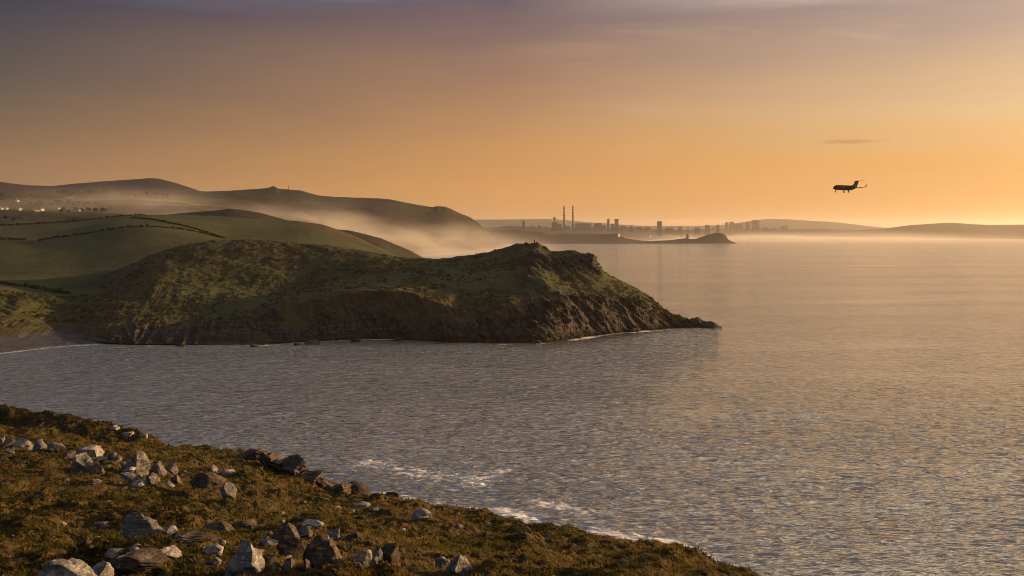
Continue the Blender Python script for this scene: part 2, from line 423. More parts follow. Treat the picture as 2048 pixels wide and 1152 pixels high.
n_mid = n_mid * (1 - .45 * np.exp(-((r - 5) / .4) ** 2))
fg.Z += amp * (n_big * .7 * (1 - .6 * np.exp(-((r - 5) / .3) ** 2)) + n_mid * .38 + np.maximum(n_mid, 0) * .26 + n_sm * .18)
under = sstep(r, 5.1, 6.3)
fg.Z -= sstep(r, 5.0, 5.35) * amp * (n_mid * .30 + np.maximum(n_mid, 0) * .20 + n_sm * .14)
fg.Z += under * 3 * fbm(fg.X / 16, fg.Y / 16, oct=4, seed=33, ridged=True) * (1 - sstep(r, 6.8, 7.0))
fg.build('hillside', M_turf)

# ------------------------------------------------------------------ ROCKS
def ico(sub):
    bm = bmesh.new(); bmesh.ops.create_icosphere(bm, subdivisions=sub, radius=1.0)
    v_ = np.array([p.co[:] for p in bm.verts]); f_ = np.array([[q.index for q in fc.verts] for fc in bm.faces]); bm.free()
    return v_, f_
ROCKXY = []
ICO = {k: ico(k) for k in (2, 3, 4, 5)}
def rock_mesh(seed, dims, sub=4, cuts=9, rough=.085, peak=None, slabs=False, lean=0.0):
    g = np.random.default_rng(seed); v_, f_ = ICO[sub]; v_ = v_.copy() * 1.25
    for _ in range(cuts):
        nrm = g.normal(size=3); nrm[2] *= .8; nrm /= np.linalg.norm(nrm); d = g.uniform(.55, .85)
        t = v_ @ nrm - d; m_ = t > 0; v_[m_] -= np.outer(t[m_], nrm)
    if peak is not None:      # draws the top up to a ridge or point
        z = np.clip((v_[:, 2] + .2) / 1.1, 0, 1); k = 1 - peak * z
        v_[:, 0] *= k; v_[:, 1] *= (1 - peak * .6 * z)
    if slabs:                 # stepped bedding
        q = v_[:, 2] * 4 + v_[:, 0] * 2; s_ = (q - np.floor(q)); v_[:, :2] *= (1 + .07 * np.sin(s_ * math.pi)[:, None]) ; v_[:, :2] *= (1 - .10 * (s_ > .8)[:, None])
    mx_, mn = v_.max(0), v_.min(0); v_ = (v_ - (mx_ + mn) / 2) / (mx_ - mn)          # unit box
    nn = v_ / np.linalg.norm(v_, axis=1)[:, None]
    d_ = fbm(v_[:, 0] * 3 + seed, v_[:, 1] * 3, v_[:, 2] * 3, oct=4, seed=seed % 97)
    d2 = fbm(v_[:, 0] * 2 + seed, v_[:, 1] * 2, v_[:, 2] * 7, oct=3, seed=seed % 89, ridged=True)
    v_ = v_ + nn * (rough * d_ + rough * .6 * d2)[:, None]
    v_[:, 0] += lean * (v_[:, 2] + .5)
    v_[:, 2] += .5
    return v_ * np.array(dims), f_

def boulder(x0, x1, y0, y1, label, name='boulder', mat=None, seed=None, land=None, group=None, depth=.8, sub=4, cat='boulder', wide=1.0, **kw):
    land = land or fg; xc = (x0 + x1) / 2
    p = land.hit(xc, y1); wpx = x1 - x0
    w_ = wpx / F * p.y * 1.08 * wide
    Yc = p.y + w_ * depth * .42; Xc = (xc - 1024) / F * Yc
    zg = land.ground(Xc, Yc); ztop = EYE - (y0 - HZ) / F * Yc
    h_ = max(ztop - zg, w_ * .16); sink = .4 * h_ + .06
    seed = seed or int(x0 * 7 + y0 * 3)
    v_, f_ = rock_mesh(seed, (w_, w_ * depth, h_ + sink), sub, **kw)
    me_o = mesh_np(name, v_, f_, [mat or M_rock], True)
    try:
        me_o.data.set_sharp_from_angle(angle=math.radians(38))
    except Exception: pass
    me_o.location = (Xc, Yc, zg - sink)
    me_o.rotation_euler = (0, 0, (seed % 13 - 6) * .04)
    tag(me_o, label, cat, group); ROCKXY.append((Xc, Yc, w_ * .5, w_ * depth * .5))
    return me_o
BR, PA, WE = M_rockbrown, M_rockpale, M_rockwet
G1, G2, G3 = 'stones along the upper rock line', 'stones in the middle rock cluster', 'rocks in the front rock field'
R_ = [
 (241, 297, 901, 946, 'largest angular boulder of the upper rock line, its top drawn to a peak', M_rock, G1, dict(peak=.45, depth=.8, sub=5, cuts=9)),
 (160, 202, 891, 912, 'flat pale slab lying behind the tall orange lit block', PA, G1, dict(depth=1.0)),
 (-6, 9, 873, 887, 'small orange lit stone cut by the left picture edge in the upper rock line', M_rock, G1, {}),
 (5, 29, 879, 900, 'rounded grey stone at the left end of the upper rock line', M_rock, G1, {}),
 (30, 64, 877, 899, 'wide white topped stone, second large one from the left end of the upper line', PA, G1, {}),
 (66, 91, 878, 901, 'square upright block with a dark left face near the left end of the rock line', M_rock, G1, dict(cuts=7)),
 (94, 126, 886, 904, 'low broken stone trailing right of the square upright block', M_rock, G1, {}),
 (11, 28, 897, 909, 'small dark stone tucked under the left end of the rock line', M_rock, G1, {}),
 (128, 151, 900, 918, 'grey flat topped stone left of the tall orange lit block', M_rock, G1, {}),
 (148, 184, 906, 944, 'tall craggy block glowing orange below the flat pale slab', M_rock, G1, dict(peak=.3, sub=5)),
 (181, 213, 913, 931, 'pale low stone wedged right of the tall orange lit block', PA, G1, {}),
 (214, 239, 902, 923, 'tilted wedge stone touching the left side of the peaked boulder', M_rock, G1, dict(lean=.2)),
 (172, 208, 931, 948, 'dark cracked stone at the foot of the tall orange lit block', BR, G1, {}),
 (243, 271, 933, 947, 'small pale stone leaning on the foot of the peaked boulder', PA, G1, {}),
 (239, 269, 946, 960, 'flat dark stone below the foot of the peaked boulder', M_rock, G2, {}),
 (271, 286, 949, 959, 'little flat grey stone right below the peaked boulder', M_rock, G2, {}),
 (259, 291, 961, 977, 'pale pinkish stone lowest in the middle cluster', PA, G2, {}),
 (292, 317, 947, 972, 'orange lit broken stone in the heart of the middle cluster', M_rock, G2, {}),
 (303, 331, 923, 949, 'dark upright stone right of the peaked boulder with a lit right edge', M_rock, G2, dict(peak=.3)),
 (333, 354, 925, 949, 'thin upright fin of rock at the right end of the upper line', M_rock, G2, dict(peak=.5)),
 (327, 348, 961, 977, 'small light stone at the lower right of the middle cluster', PA, G2, {}),
 (341, 363, 950, 971, 'curved dark stone closing the middle cluster on the right', BR, G2, {}),
 (377, 447, 947, 976, 'long low wedge boulder with a bright orange right end', BR, None, dict(depth=.6, sub=5)),
 (440, 474, 967, 998, 'squared dark boulder with one pale sunlit right edge below the long wedge', M_rock, None, dict(cuts=7)),
 (415, 435, 930, 943, 'small pale stone on the slope above the long wedge boulder', PA, None, {}),
 (437, 468, 939, 954, 'thin flat slab lying above the squared dark boulder', M_rock, None, dict(depth=1.1)),
 (384, 395, 922, 932, 'tiny lone stone high on the green slope left of the crag', M_rock, None, {}),
 (247, 322, 1027, 1073, 'big bluish dark oblong boulder with a pitted orange right end', M_rock, G3, dict(sub=5, depth=.6, cuts=8)),
 (325, 354, 1053, 1070, 'pale crumbled stone against the right end of the oblong boulder', PA, G3, {}),
 (352, 430, 1063, 1085, 'long flat ridged slab between the oblong boulder and the knobbly rock', BR, G3, dict(slabs=True, depth=.9, sub=5)),
 (406, 463, 1044, 1062, 'row of low broken brown rock above the flat ridged slab', BR, G3, dict(slabs=True, depth=.6)),
 (466, 511, 1039, 1056, 'low brown hump of rock left of the tall streaked rock', BR, G3, {}),
 (300, 357, 1094, 1118, 'smooth whitish boulder alone below the flat ridged slab', PA, G3, dict(depth=.9)),
 (214, 263, 1104, 1123, 'grey slab with a knobbly glowing orange end', M_rock, G3, dict(depth=.8)),
 (84, 186, 1116, 1165, 'very large pale faced boulder cut by the bottom edge at lower left', PA, G3, dict(peak=.35, sub=5, cuts=8)),
 (172, 224, 1128, 1166, 'grey boulder pressed against the right of the very large pale one', M_rock, G3, dict(peak=.3)),
 (244, 330, 1117, 1150, 'wide layered flat rock near the bottom edge right of the grey slab', BR, G3, dict(slabs=True, depth=.8, sub=5)),
 (425, 450, 1073, 1091, 'upper rounded stone of the leaning pair left of the knobbly rock', M_rock, G3, {}),
 (411, 445, 1088, 1108, 'lower pale stone of the leaning pair left of the knobbly rock', PA, G3, {}),
 (418, 441, 1114, 1132, 'small bright white stone left of the foot of the knobbly rock', PA, G3, {}),
 (452, 524, 1082, 1153, 'tall knobbly whitish blue rock at the bottom of the picture', PA, G3, dict(peak=.3, sub=5, rough=.09, cuts=12)),
 (521, 558, 1074, 1092, 'bright white rock between the knobbly rock and the tall streaked rock', PA, G3, {}),
 (538, 596, 1041, 1094, 'tall brown rock with slanting streaks and a sharp summit', BR, G3, dict(peak=.5, sub=5, cuts=8)),
 (590, 624, 1050, 1079, 'round shouldered grey rock right behind the tall streaked rock', M_rock, G3, {}),
 (600, 682, 1068, 1136, 'big dark slab leaning down to the right with one long lit edge', BR, G3, dict(lean=.25, sub=5, depth=.6, cuts=8)),
 (556, 606, 1076, 1114, 'shadowed dark rock below the tall streaked rock', WE, G3, {}),
 (606, 648, 1041, 1055, 'pale broken ledge behind the big dark leaning slab', PA, G3, {}),
 (653, 678, 1057, 1079, 'light stone right above the big dark leaning slab', PA, G3, {}),
 (691, 726, 1062, 1081, 'dark pointed stone with a reddish sunlit right end', BR, G3, dict(peak=.4)),
 (705, 744, 1099, 1136, 'white rounded rock at the left of the ribbed rock', PA, G3, dict(sub=5)),
 (739, 763, 1097, 1140, 'tan middle rock squeezed between the white and the ribbed rock', M_rock, G3, dict(sub=5)),
 (760, 798, 1088, 1130, 'brown vertically ribbed rock right of the white rounded one', BR, G3, dict(sub=5, rough=.08)),
 (872, 902, 1113, 1136, 'low dark stone touching the triangular grey rock', M_rock, None, {}),
 (896, 945, 1106, 1148, 'triangular grey rock with a lit right side, rightmost big rock on the slope', M_rock, None, dict(peak=.45, sub=5, cuts=8)),
 (823, 864, 1019, 1038, 'bluish white rock pile near the crest of the slope', PA, None, dict(peak=.4)),
 (906, 926, 1048, 1062, 'small grey stone on open turf below the crest', M_rock, None, {}),
 (967, 982, 1044, 1051, 'tiny flat pale stone on the open turf right of the small grey stone', PA, None, {}),
 (1088, 1099, 1067, 1077, 'tiny stone with a bright right face alone on the right half of the slope', M_rock, None, {}),
 (527, 552, 1111, 1130, 'low brown hump right of the foot of the knobbly rock', BR, G3, {}),
 (569, 591, 1116, 1139, 'rounded tan stone below the shadowed dark rock', M_rock, G3, {}),
 (607, 621, 1116, 1141, 'narrow upright brown stone below the big leaning slab', BR, G3, dict(peak=.5)),
 (706, 738, 1005, 1016, 'flat whitish outcrop low on the slope under the crag', PA, None, {}),
 (222, 238, 851, 862, 'leftmost small white stone on the far mound', PA, 'white stones on the far mound', {}),
 (247, 266, 863, 874, 'widest of the small white stones on the far mound', PA, 'white stones on the far mound', {}),
 (279, 295, 866, 876, 'rightmost small white stone on the far mound', PA, 'white stones on the far mound', {}),
 (112, 132, 1050, 1058, 'thin pale stone half buried in turf left of the oblong boulder', PA, G3, {}),
 (190, 222, 1043, 1054, 'low buried slab just left of the oblong boulder', M_rock, G3, {}),
 (262, 280, 1087, 1097, 'small bluish stone between the oblong boulder and the smooth whitish one', M_rock, G3, {}),
 (261, 279, 1094, 1112, 'small knobbly orange stone above the glowing slab end', M_rock, G3, {}),
]
for (x0, x1, y0, y1, lab, mt, grp, kw) in R_:
    boulder(x0, x1, y0, y1, lab, mat=mt, group=grp, **kw)
# crag on the crest
for (x0, x1, y0, y1, lab, kw) in [
    (484, 523, 899, 923, 'highest brown outcrop at the left end of the crag on the crest', {}),
    (522, 566, 906, 938, 'broad left block of the crag on the crest', dict(rough=.14, cuts=14)),
    (560, 606, 914, 952, 'steep sided block with a lit end in the middle of the crag', dict(rough=.13, cuts=13)),
    (603, 638, 940, 968, 'broken lower step of the crag on the crest', dict(rough=.09)),
    (632, 664, 954, 980, 'spiky rubble outcrop below the crag', dict(rough=.15, cuts=14)),
    (658, 690, 966, 990, 'lowest rubble outcrop where the crag runs to the sea edge', dict(rough=.15, cuts=14))]:
    boulder(x0, x1, y0, y1, lab, 'rock_outcrop', mat=BR, group='outcrops of the crag on the crest', sub=5, depth=.8, cat='rock outcrop', slabs=True, wide=1.35, **kw)
# small loose stones in the clusters (same look: shared labels)
MARKS = [(269, 925, 'peaked boulder'), (166, 925, 'tall orange lit block'), (78, 890, 'square upright block'), (28, 888, 'white topped stone'), (412, 962, 'long low wedge boulder'), (457, 983, 'squared dark boulder'),
         (285, 1050, 'oblong boulder'), (390, 1074, 'flat ridged slab'), (328, 1106, 'smooth whitish boulder'), (488, 1118, 'knobbly rock'), (567, 1068, 'tall streaked rock'), (640, 1102, 'big dark leaning slab'),
         (779, 1109, 'ribbed rock'), (920, 1127, 'triangular grey rock'), (135, 1136, 'very large pale boulder'), (287, 1134, 'layered flat rock'), (843, 1028, 'bluish white rock pile'), (708, 1072, 'dark pointed stone'), (583, 930, 'crag'), (722, 1010, 'flat whitish outcrop')]
USED = {}
def pebble_label(x, y, spx, tone):
    mx_, my_, nm = min(MARKS, key=lambda m_: math.hypot(m_[0] - x, (m_[1] - y) * 1.4))
    dx_, dy_ = x - mx_, (y - my_) * 1.6
    side = ('right of' if dx_ > 0 else 'left of') if abs(dx_) > abs(dy_) else ('below' if dy_ > 0 else 'above')
    near = 'close' if math.hypot(dx_, dy_) < 38 else 'some way'
    sz = 'tiny' if spx <= 6 else 'small' if spx <= 9 else 'middling' if spx <= 14 else 'wide'
    return f'{sz} {tone} loose stone {near} {side} the {nm}'
def pebble_cluster(n, box, lab, grp, seed):
    g_ = random.Random(seed)
    protos = [rock_mesh(seed * 31 + k, (1, .85, .6), 3) for k in range(4)]
    mes = []
    for v_, f_ in protos:
        o = mesh_np('stone', v_, f_, [g_.choice([M_rock, PA, BR])], True); mes.append(o.data); bpy.data.objects.remove(o)
    tones = {M_rock.name: 'grey', PA.name: 'pale', BR.name: 'brown'}
    for _ in range(n):
        x = g_.gauss((box[0] + box[1]) / 2, (box[1] - box[0]) / 4.2); y = g_.uniform(box[2], box[3])
        if y < pl(crest_y, x) + 8: y = float(pl(crest_y, x)) + 10
        p = fg.hit(x, min(y, 1151)); spx = g_.choice([5, 6, 8, 9, 11, 14, 19]); s_ = spx / F * p.y
        grp = 'loose stones on the near slope'; me_ = g_.choice(mes); lab = pebble_label(x, y, spx, tones[me_.materials[0].name]); o = bpy.data.objects.new('stone', me_); col.objects.link(o)
        o.location = (p.x, p.y, p.z - s_ * .2); o.scale = (s_, s_, s_ * g_.uniform(.45, .95)); o.rotation_euler = (g_.uniform(-.2, .2), g_.uniform(-.2, .2), g_.uniform(0, 6.28))
        tag(o, lab, 'stone', grp)
pebble_cluster(50, (120, 370, 925, 985), 'small loose grey stone in the cluster round the peaked boulder', 'loose stones round the peaked boulder', 3)
pebble_cluster(66, (380, 690, 1045, 1150), 'small loose stone among the front rocks by the streaked rock', 'loose stones among the front rocks', 4)
pebble_cluster(24, (40, 360, 1060, 1150), 'small loose stone in turf round the smooth whitish boulder', 'loose stones at the lower left', 5)
pebble_cluster(16, (500, 900, 990, 1040), 'small pale stone scattered on the slope below the crag', 'pale stones below the crag', 6)
pebble_cluster(10, (700, 900, 1050, 1140), 'small stone scattered between the ribbed rock and the triangular rock', 'stones by the ribbed rock', 8)

# rocks standing in the sea at the foot of the slope
def sea_rock(x0, x1, ytop, Yd, lab, seed, group='dark rocks at the foot of the slope', mat=WE, **kw):
    w_ = (x1 - x0) / F * Yd; zt = EYE - (ytop - HZ) / F * Yd
    v_, f_ = rock_mesh(seed, (w_, w_ * .8, zt + 2), 5, rough=.08, **kw)
    o = mesh_np('sea_rock', v_, f_, [mat], True)
    try: o.data.set_sharp_from_angle(angle=math.radians(35))
    except Exception: pass
    o.location = (((x0 + x1) / 2 - 1024) / F * Yd, Yd, -2)
    tag(o, lab, 'sea rock', group); return o
sea_rock(680, 752, 963, 280, 'larger dark jagged rock rising from the sea beyond the slope', 5, peak=.5, lean=-.15)
sea_rock(762, 818, 986, 272, 'smaller dark humped rock just beyond the crest of the slope', 9, peak=.4)

# grass and heather tufts over the hillside: nobody could count them -> one object
def tufts(n, seed):
    g = np.random.default_rng(seed)
    Y = np.exp(g.uniform(math.log(14), math.log(122), n)); px = g.uniform(-80, 1700, n)
    j = np.clip(((px - fg.xs[0]) / 2.6).astype(int), 0, len(fg.xs) - 1)
    keep = Y < pl(crest_d, px) + 7
    # patchiness
    X = (px - 1024) / F * Y
    pat = fbm(X / 3.0, Y / 4.0, oct=3, seed=41)
    keep &= (pat + g.uniform(-.5, .5, n)) > -.18
    for rx, ry, ra, rb in ROCKXY:
        keep &= ((X - rx) / (ra * .92)) ** 2 + ((Y - ry + rb * .35) / (rb * 1.2)) ** 2 > 1
    Y, px, X, j, pat = Y[keep], px[keep], X[keep], j[keep], pat[keep]
    Z = np.empty(len(Y))
    order = np.argsort(j); js = j[order]
    for u in np.unique(js):
        a, b_ = np.searchsorted(js, [u, u + 1]); idx = order[a:b_]
        Z[idx] = np.interp(Y[idx], fg.Y[:, u], fg.Z[:, u])
    return X, Y, Z, pat, g
X, Y, Z, pat, g = tufts(120000, 5)
nb = 8
K = len(X)
size = (0.034 + .052 * g.random(K)) * (1 + Y / 50)
tcol = np.clip(.47 + fbm(X / 5, Y / 6, oct=3, seed=55) * 1.1 + g.normal(0, .13, K), 0, 1)
tcol[g.random(K) < .10] = 0.02
ang = g.uniform(0, 2 * np.pi, (K, nb)); rad = g.random((K, nb)) * .55
bx_ = X[:, None] + np.cos(ang) * rad * size[:, None]; by_ = Y[:, None] + np.sin(ang) * rad * size[:, None]
hgt = size[:, None] * g.uniform(.55, 1.25, (K, nb))
lx = np.cos(ang) * hgt * .55 - .35 * hgt + g.normal(0, .12, (K, nb)) * hgt
ly = np.sin(ang) * hgt * .55 + g.normal(0, .12, (K, nb)) * hgt
wd = size[:, None] * g.uniform(.10, .2, (K, nb)); wa = g.uniform(0, np.pi, (K, nb))
wx, wy = np.cos(wa) * wd, np.sin(wa) * wd
zb = Z[:, None] - .04 + 0 * wd
v0 = np.stack([bx_ - wx, by_ - wy, zb], -1); v1 = np.stack([bx_ + wx, by_ + wy, zb], -1)
v2 = np.stack([bx_ + lx * .5 + wx * .7, by_ + ly * .5 + wy * .7, zb + hgt * .72], -1); v3 = np.stack([bx_ + lx * .5 - wx * .7, by_ + ly * .5 - wy * .7, zb + hgt * .72], -1)
v4 = np.stack([bx_ + lx, by_ + ly, zb + hgt * .95], -1)
V = np.stack([v0, v1, v2, v3, v4], 2).reshape(-1, 3)
base = np.arange(K * nb) * 5
Fq = np.stack([base, base + 1, base + 2, base + 3], 1)
Ft = np.stack([base + 3, base + 2, base + 4, base + 4], 1)
tint = np.repeat(np.clip(np.repeat(tcol, nb) + g.normal(0, .07, K * nb), 0, 1), 5)
# quads only: tip as a narrow quad
tipb = V.reshape(-1, 5, 3)
tip2 = tipb[:, 4] + (tipb[:, 1] - tipb[:, 0]) * .12
V6 = np.concatenate([tipb, tip2[:, None]], 1).reshape(-1, 3)
b6 = np.arange(K * nb) * 6
FF = np.concatenate([np.stack([b6, b6 + 1, b6 + 2, b6 + 3], 1), np.stack([b6 + 3, b6 + 2, b6 + 5, b6 + 4], 1)])
tint6 = np.repeat(tint.reshape(-1, 5)[:, 0], 6)
go = mesh_np('heath_grass', V6, FF, [M_grass], False, {'tint': tint6})
tag(go, 'rough brown and olive heath grass and heather covering the near hillside', 'grass', kind='stuff')

# rocks standing in the water along the foot of the headland
for (x0, x1, yt, Yd, lab, sd, kw) in [
    (1376, 1404, 636, 826, 'higher of the two humped rocks at the tip of the headland', 21, dict(peak=.3)),
    (1398, 1438, 643, 820, 'lower long rock, the very last at the tip of the headland', 22, dict(peak=.3, lean=.1)),
    (1342, 1366, 629, 842, 'small pointed rock on the seaward end of the headland slope', 23, dict(peak=.5)),
    (1258, 1282, 655, 800, 'flat dark rock with foam round it below the right cliffs', 24, {}),
    (1148, 1166, 672, 752, 'low rock at the foot of the cliffs under the sunlit gullies', 25, {}),
    (1062, 1084, 680, 722, 'broad low rock in the surf under the highest top', 26, {}),
    (785, 806, 674, 738, 'round dark rock in the little cove at the middle of the headland', 27, {}),
    (610, 640, 680, 715, 'rounded pale brown rock at the water beside the middle cliffs', 28, dict(mat=M_rockbrown)),
    (588, 600, 686, 708, 'small wet rock left of the rounded pale brown one', 29, {}),
    (700, 722, 676, 728, 'wet rock right of the rounded pale brown one', 30, {}),
    (500, 520, 688, 700, 'low wet rock below the striped left cliffs', 31, {}),
    (350, 372, 688, 702, 'leftmost low wet rock below the left cliffs', 32, {})]:
    sea_rock(x0, x1, yt, Yd - (16 if x1 < 1300 else 4), lab, sd, 'rocks at the foot of the headland', **kw)

# ------------------------------------------------------------------ HEADLAND
S_y = [(-400, 745), (-150, 722), (0, 705), (100, 693), (190, 687), (300, 689), (450, 691), (520, 690), (600, 683), (720, 677), (800, 677), (880, 683), (1000, 685), (1100, 683), (1200, 669), (1280, 661), (1340, 656), (1435, 655), (1500, 655)]
Rd = [(-400, 900), (0, 900), (250, 930), (450, 975), (700, 975), (850, 930), (1065, 885), (1190, 860), (1300, 840), (1400, 822), (1436, 817), (1500, 817)]
Sd = lambda x: 80 * F / (pl(S_y, x) - HZ)
def mixd(t): return lambda x: Sd(x) + t * (np.maximum(pl(Rd, x), Sd(x) + 2) - Sd(x))
beach_w = lambda x: 42 * (1 - sstep(x, 120, 215))
R_y = [(-400, 545), (-150, 558), (0, 566), (60, 572), (120, 580), (180, 575), (205, 562), (250, 537), (310, 504), (360, 491), (430, 479), (490, 477), (530, 480), (560, 482), (600, 487), (640, 489), (700, 497), (780, 511), (830, 516), (880, 517), (920, 513), (940, 510), (985, 501), (1010, 495), (1035, 487), (1050, 484), (1060, 482), (1072, 483), (1082, 489), (1092, 492), (1102, 500), (1120, 502), (1130, 500), (1150, 501), (1165, 507), (1180, 508), (1188, 509), (1193, 516), (1197, 527), (1204, 538), (1214, 547), (1235, 556), (1265, 572), (1285, 583), (1305, 594), (1312, 603), (1330, 620), (1345, 632), (1352, 629), (1365, 635), (1378, 642), (1384, 637), (1395, 637), (1410, 644), (1425, 649), (1436, 653), (1450, 662), (1500, 668)]
cliffT = [(-400, 640), (-150, 636), (0, 628), (60, 624), (120, 630), (200, 632), (300, 640), (400, 638), (520, 630), (560, 612), (640, 597), (700, 583), (800, 583), (870, 602), (950, 617), (1050, 612), (1150, 600), (1200, 592), (1260, 612), (1310, 630), (1350, 645), (1400, 649), (1436, 655), (1450, 664), (1500, 670)]
M_y = [(-400, 590), (-150, 588), (0, 585), (60, 590), (140, 597), (250, 578), (330, 562), (450, 568), (600, 575), (700, 556), (800, 548), (900, 550), (1000, 545), (1065, 535), (1130, 560), (1190, 562), (1230, 580), (1260, 592), (1310, 615), (1350, 640), (1400, 646), (1436, 654), (1450, 663), (1500, 669)]
zoff = lambda x: pl([(-400, 0), (850, 0), (920, 1), (1500, 1)], x)
def zz(base): return lambda x: pl(base, x) * (1 - sstep(x, 790, 910)) - 6 * sstep(x, 790, 910)
F1 = [(-400, 500), (0, 481), (75, 481), (160, 470), (240, 457), (300, 454), (360, 461), (450, 479), (600, 482), (700, 495), (760, 508), (800, 516), (900, 540)]
F2 = [(-400, 462), (0, 451), (75, 447), (150, 442), (240, 432), (290, 429), (340, 428), (420, 431), (500, 436), (560, 441), (585, 440), (610, 442), (640, 447), (670, 457), (700, 468), (740, 485), (770, 499), (800, 512), (900, 540)]
y2z = lambda pts, Yd: (lambda x: (EYE - (pl(pts, x) - HZ) / F * Yd) * (1 - sstep(x, 800, 900)) - 6 * sstep(x, 800, 900))
hd = Land((-400, 1500), 1.7, [
    ('z', -5, lambda x: Sd(x) - 14),
    ('z', -.2, Sd),
    ('z', lambda x: .8 + 3.2 * (1 - sstep(x, 120, 215)), lambda x: Sd(x) + 3 + beach_w(x)),
    ('y', cliffT, lambda x: Sd(x) + 6 + beach_w(x) + .22 * (np.maximum(pl(Rd, x), Sd(x) + 2) - Sd(x)) * (1 - .35 * sstep(x, 500, 700))),
    ('y', M_y, mixd(.62)),
    ('y', R_y, Rd),
    ('z', zz([(-400, 38), (150, 38), (450, 50), (600, 50), (850, 38)]), lambda x: pl(Rd, x) + 60),
    ('z', y2z(F1, 1200), 1200),
    ('z', y2z(F2, 1500), 1500),
    ('z', zz([(-400, 60), (500, 60), (850, 10)]), 1800)],
    [6, 14, 70, 90, 110, 60, 40, 50, 20], blur=2, sharp=(5,))
s_ = hd.S; px = hd.PX
rockz = sstep(s_, 1.9, 2.2) * (1 - sstep(s_ + .35 * fbm(hd.X / 18, hd.Y / 18, oct=3, seed=77) + .9 * fbm(hd.X / 70, hd.Y / 200, oct=3, seed=79) - .25 * sstep(px, 480, 640), 2.25, 2.95))
rockz = rockz * (.15 + .85 * sstep(px, 120, 300))
rockz = np.where(px > 1120, rockz * 0 + sstep(s_, 1.0, 1.3) * (1 - sstep(s_ + .3 * fbm(hd.X / 14, hd.Y / 14, oct=3, seed=78) - .9 * sstep(px, 1200, 1320), 2.9, 3.4)), rockz)
crag = np.exp(-((px - 1105) / 62) ** 2) * np.exp(-((s_ - 4.45) / .33) ** 2) + .9 * np.exp(-((px - 1178) / 26) ** 2) * np.exp(-((s_ - 4.75) / .3) ** 2) + .6 * np.exp(-((px - 1055) / 30) ** 2) * np.exp(-((s_ - 3.9) / .35) ** 2)
top = .8 * np.exp(-((px - 1065) / 26) ** 2) * np.exp(-((s_ - 5) / .12) ** 2)
rock_a = np.clip(rockz + crag + top, 0, 1)
onland = sstep(s_, 1.8, 2.5)
# relief: buttresses and gullies on the cliffs, knolls above
lumps = fbm(hd.X / 34, hd.Y / 34, oct=5, seed=12, gain=.55)
fieldm = np.clip(sstep(s_, 5.3, 6.2) + (1 - sstep(px, 150, 260)) * sstep(s_, 3.9, 4.4), 0, 1) * (1 - .7 * sstep(px, 560, 620) * sstep(s_, 7, 7.6))
ridge_f = 1 - .75 * np.exp(-((s_ - 5) / .14) ** 2)
hd.Z += onland * lumps * 2.9 * (1 - .88 * fieldm) * ridge_f * np.clip(hd.Z / 18, 0, 1)
hd.Z += onland * fbm(hd.X / 7, hd.Y / 7, oct=4, seed=15) * .9 * (1 - .85 * fieldm) * np.clip(hd.Z / 10, 0, 1)
but = fbm(hd.X / 30 + hd.Z / 55, hd.Z / 90, hd.Y / 200, oct=5, seed=18, ridged=True, gain=.6)
strat = fbm(hd.X / 9 + hd.Z / 7, hd.Z / 16 - hd.X / 40, oct=4, seed=19, ridged=True)
w_ = np.clip(rock_a * 1.2, 0, 1)
cliffw = sstep(s_, 1.6, 2.1) * (1 - sstep(s_, 3.6, 4.4)) * (1 - .8 * sstep(px, 1250, 1400))
hd.Y += -(but * 9 * cliffw + strat * 4.5 * w_) * (1 - .9 * sstep(px, 1340, 1430))
hd.Z += strat * 3.2 * w_ * onland * np.clip(hd.Z / 12, 0, 1)
# rocky tip
hd.Z = np.minimum(hd.Z, 150 - 154 * sstep(px, 1430, 1446))
tipm = sstep(px, 1320, 1350) * (1 - sstep(px, 1436, 1450))
hd.Z += tipm * onland * fbm(hd.X / 5, hd.Y / 5, oct=4, seed=29, ridged=True) * 1.6
hd.X = (hd.PX - 1024) / F * np.maximum(pl(Rd, hd.PX) * 0 + hd.Y, 1)
gr = .22 + .5 * (1 - sstep(px, 90, 220)) * .35 + .28 * np.exp(-((px - 480) / 170) ** 2)
gr = gr + .95 * fieldm
rt = sstep(px + 60 * fbm(hd.X / 40, hd.Y / 30, oct=3, seed=91), 560, 760)
gr = gr + (.50 * sstep(s_, 2.9, 3.6) * (1 - sstep(s_, 5.2, 5.8))) * rt + .30 * sstep(s_, 2.8, 3.4) * (1 - sstep(s_, 4.0, 4.6)) * (1 - rt)
gr = gr - .5 * np.exp(-((px - 620) / 80) ** 2) * np.exp(-((s_ - 7.9) / .5) ** 2)
hd.attrs = {'green': np.clip(gr, 0, 1), 'rock': rock_a}
hdo = hd.build('headland', M_head)
# shingle beach: its own sheet on the beach shelf
bmk = (hd.S[:, 0] >= .7) & (hd.S[:, 0] <= 2.12); ii = np.where(bmk)[0]; jj = np.where(hd.xs < 215)[0]
BX, BY, BZ = hd.X[np.ix_(ii, jj)], hd.Y[np.ix_(ii, jj)], hd.Z[np.ix_(ii, jj)]
bo = mesh_np('beach', np.stack([BX, BY, BZ + .12 + .25 * fbm(BX / 6, BY / 6, oct=3, seed=8)], -1).reshape(-1, 3), grid_faces(len(ii), len(jj)), [M_shingle], True)
tag(bo, 'grey shingle beach in the cove at the left', kind='structure')

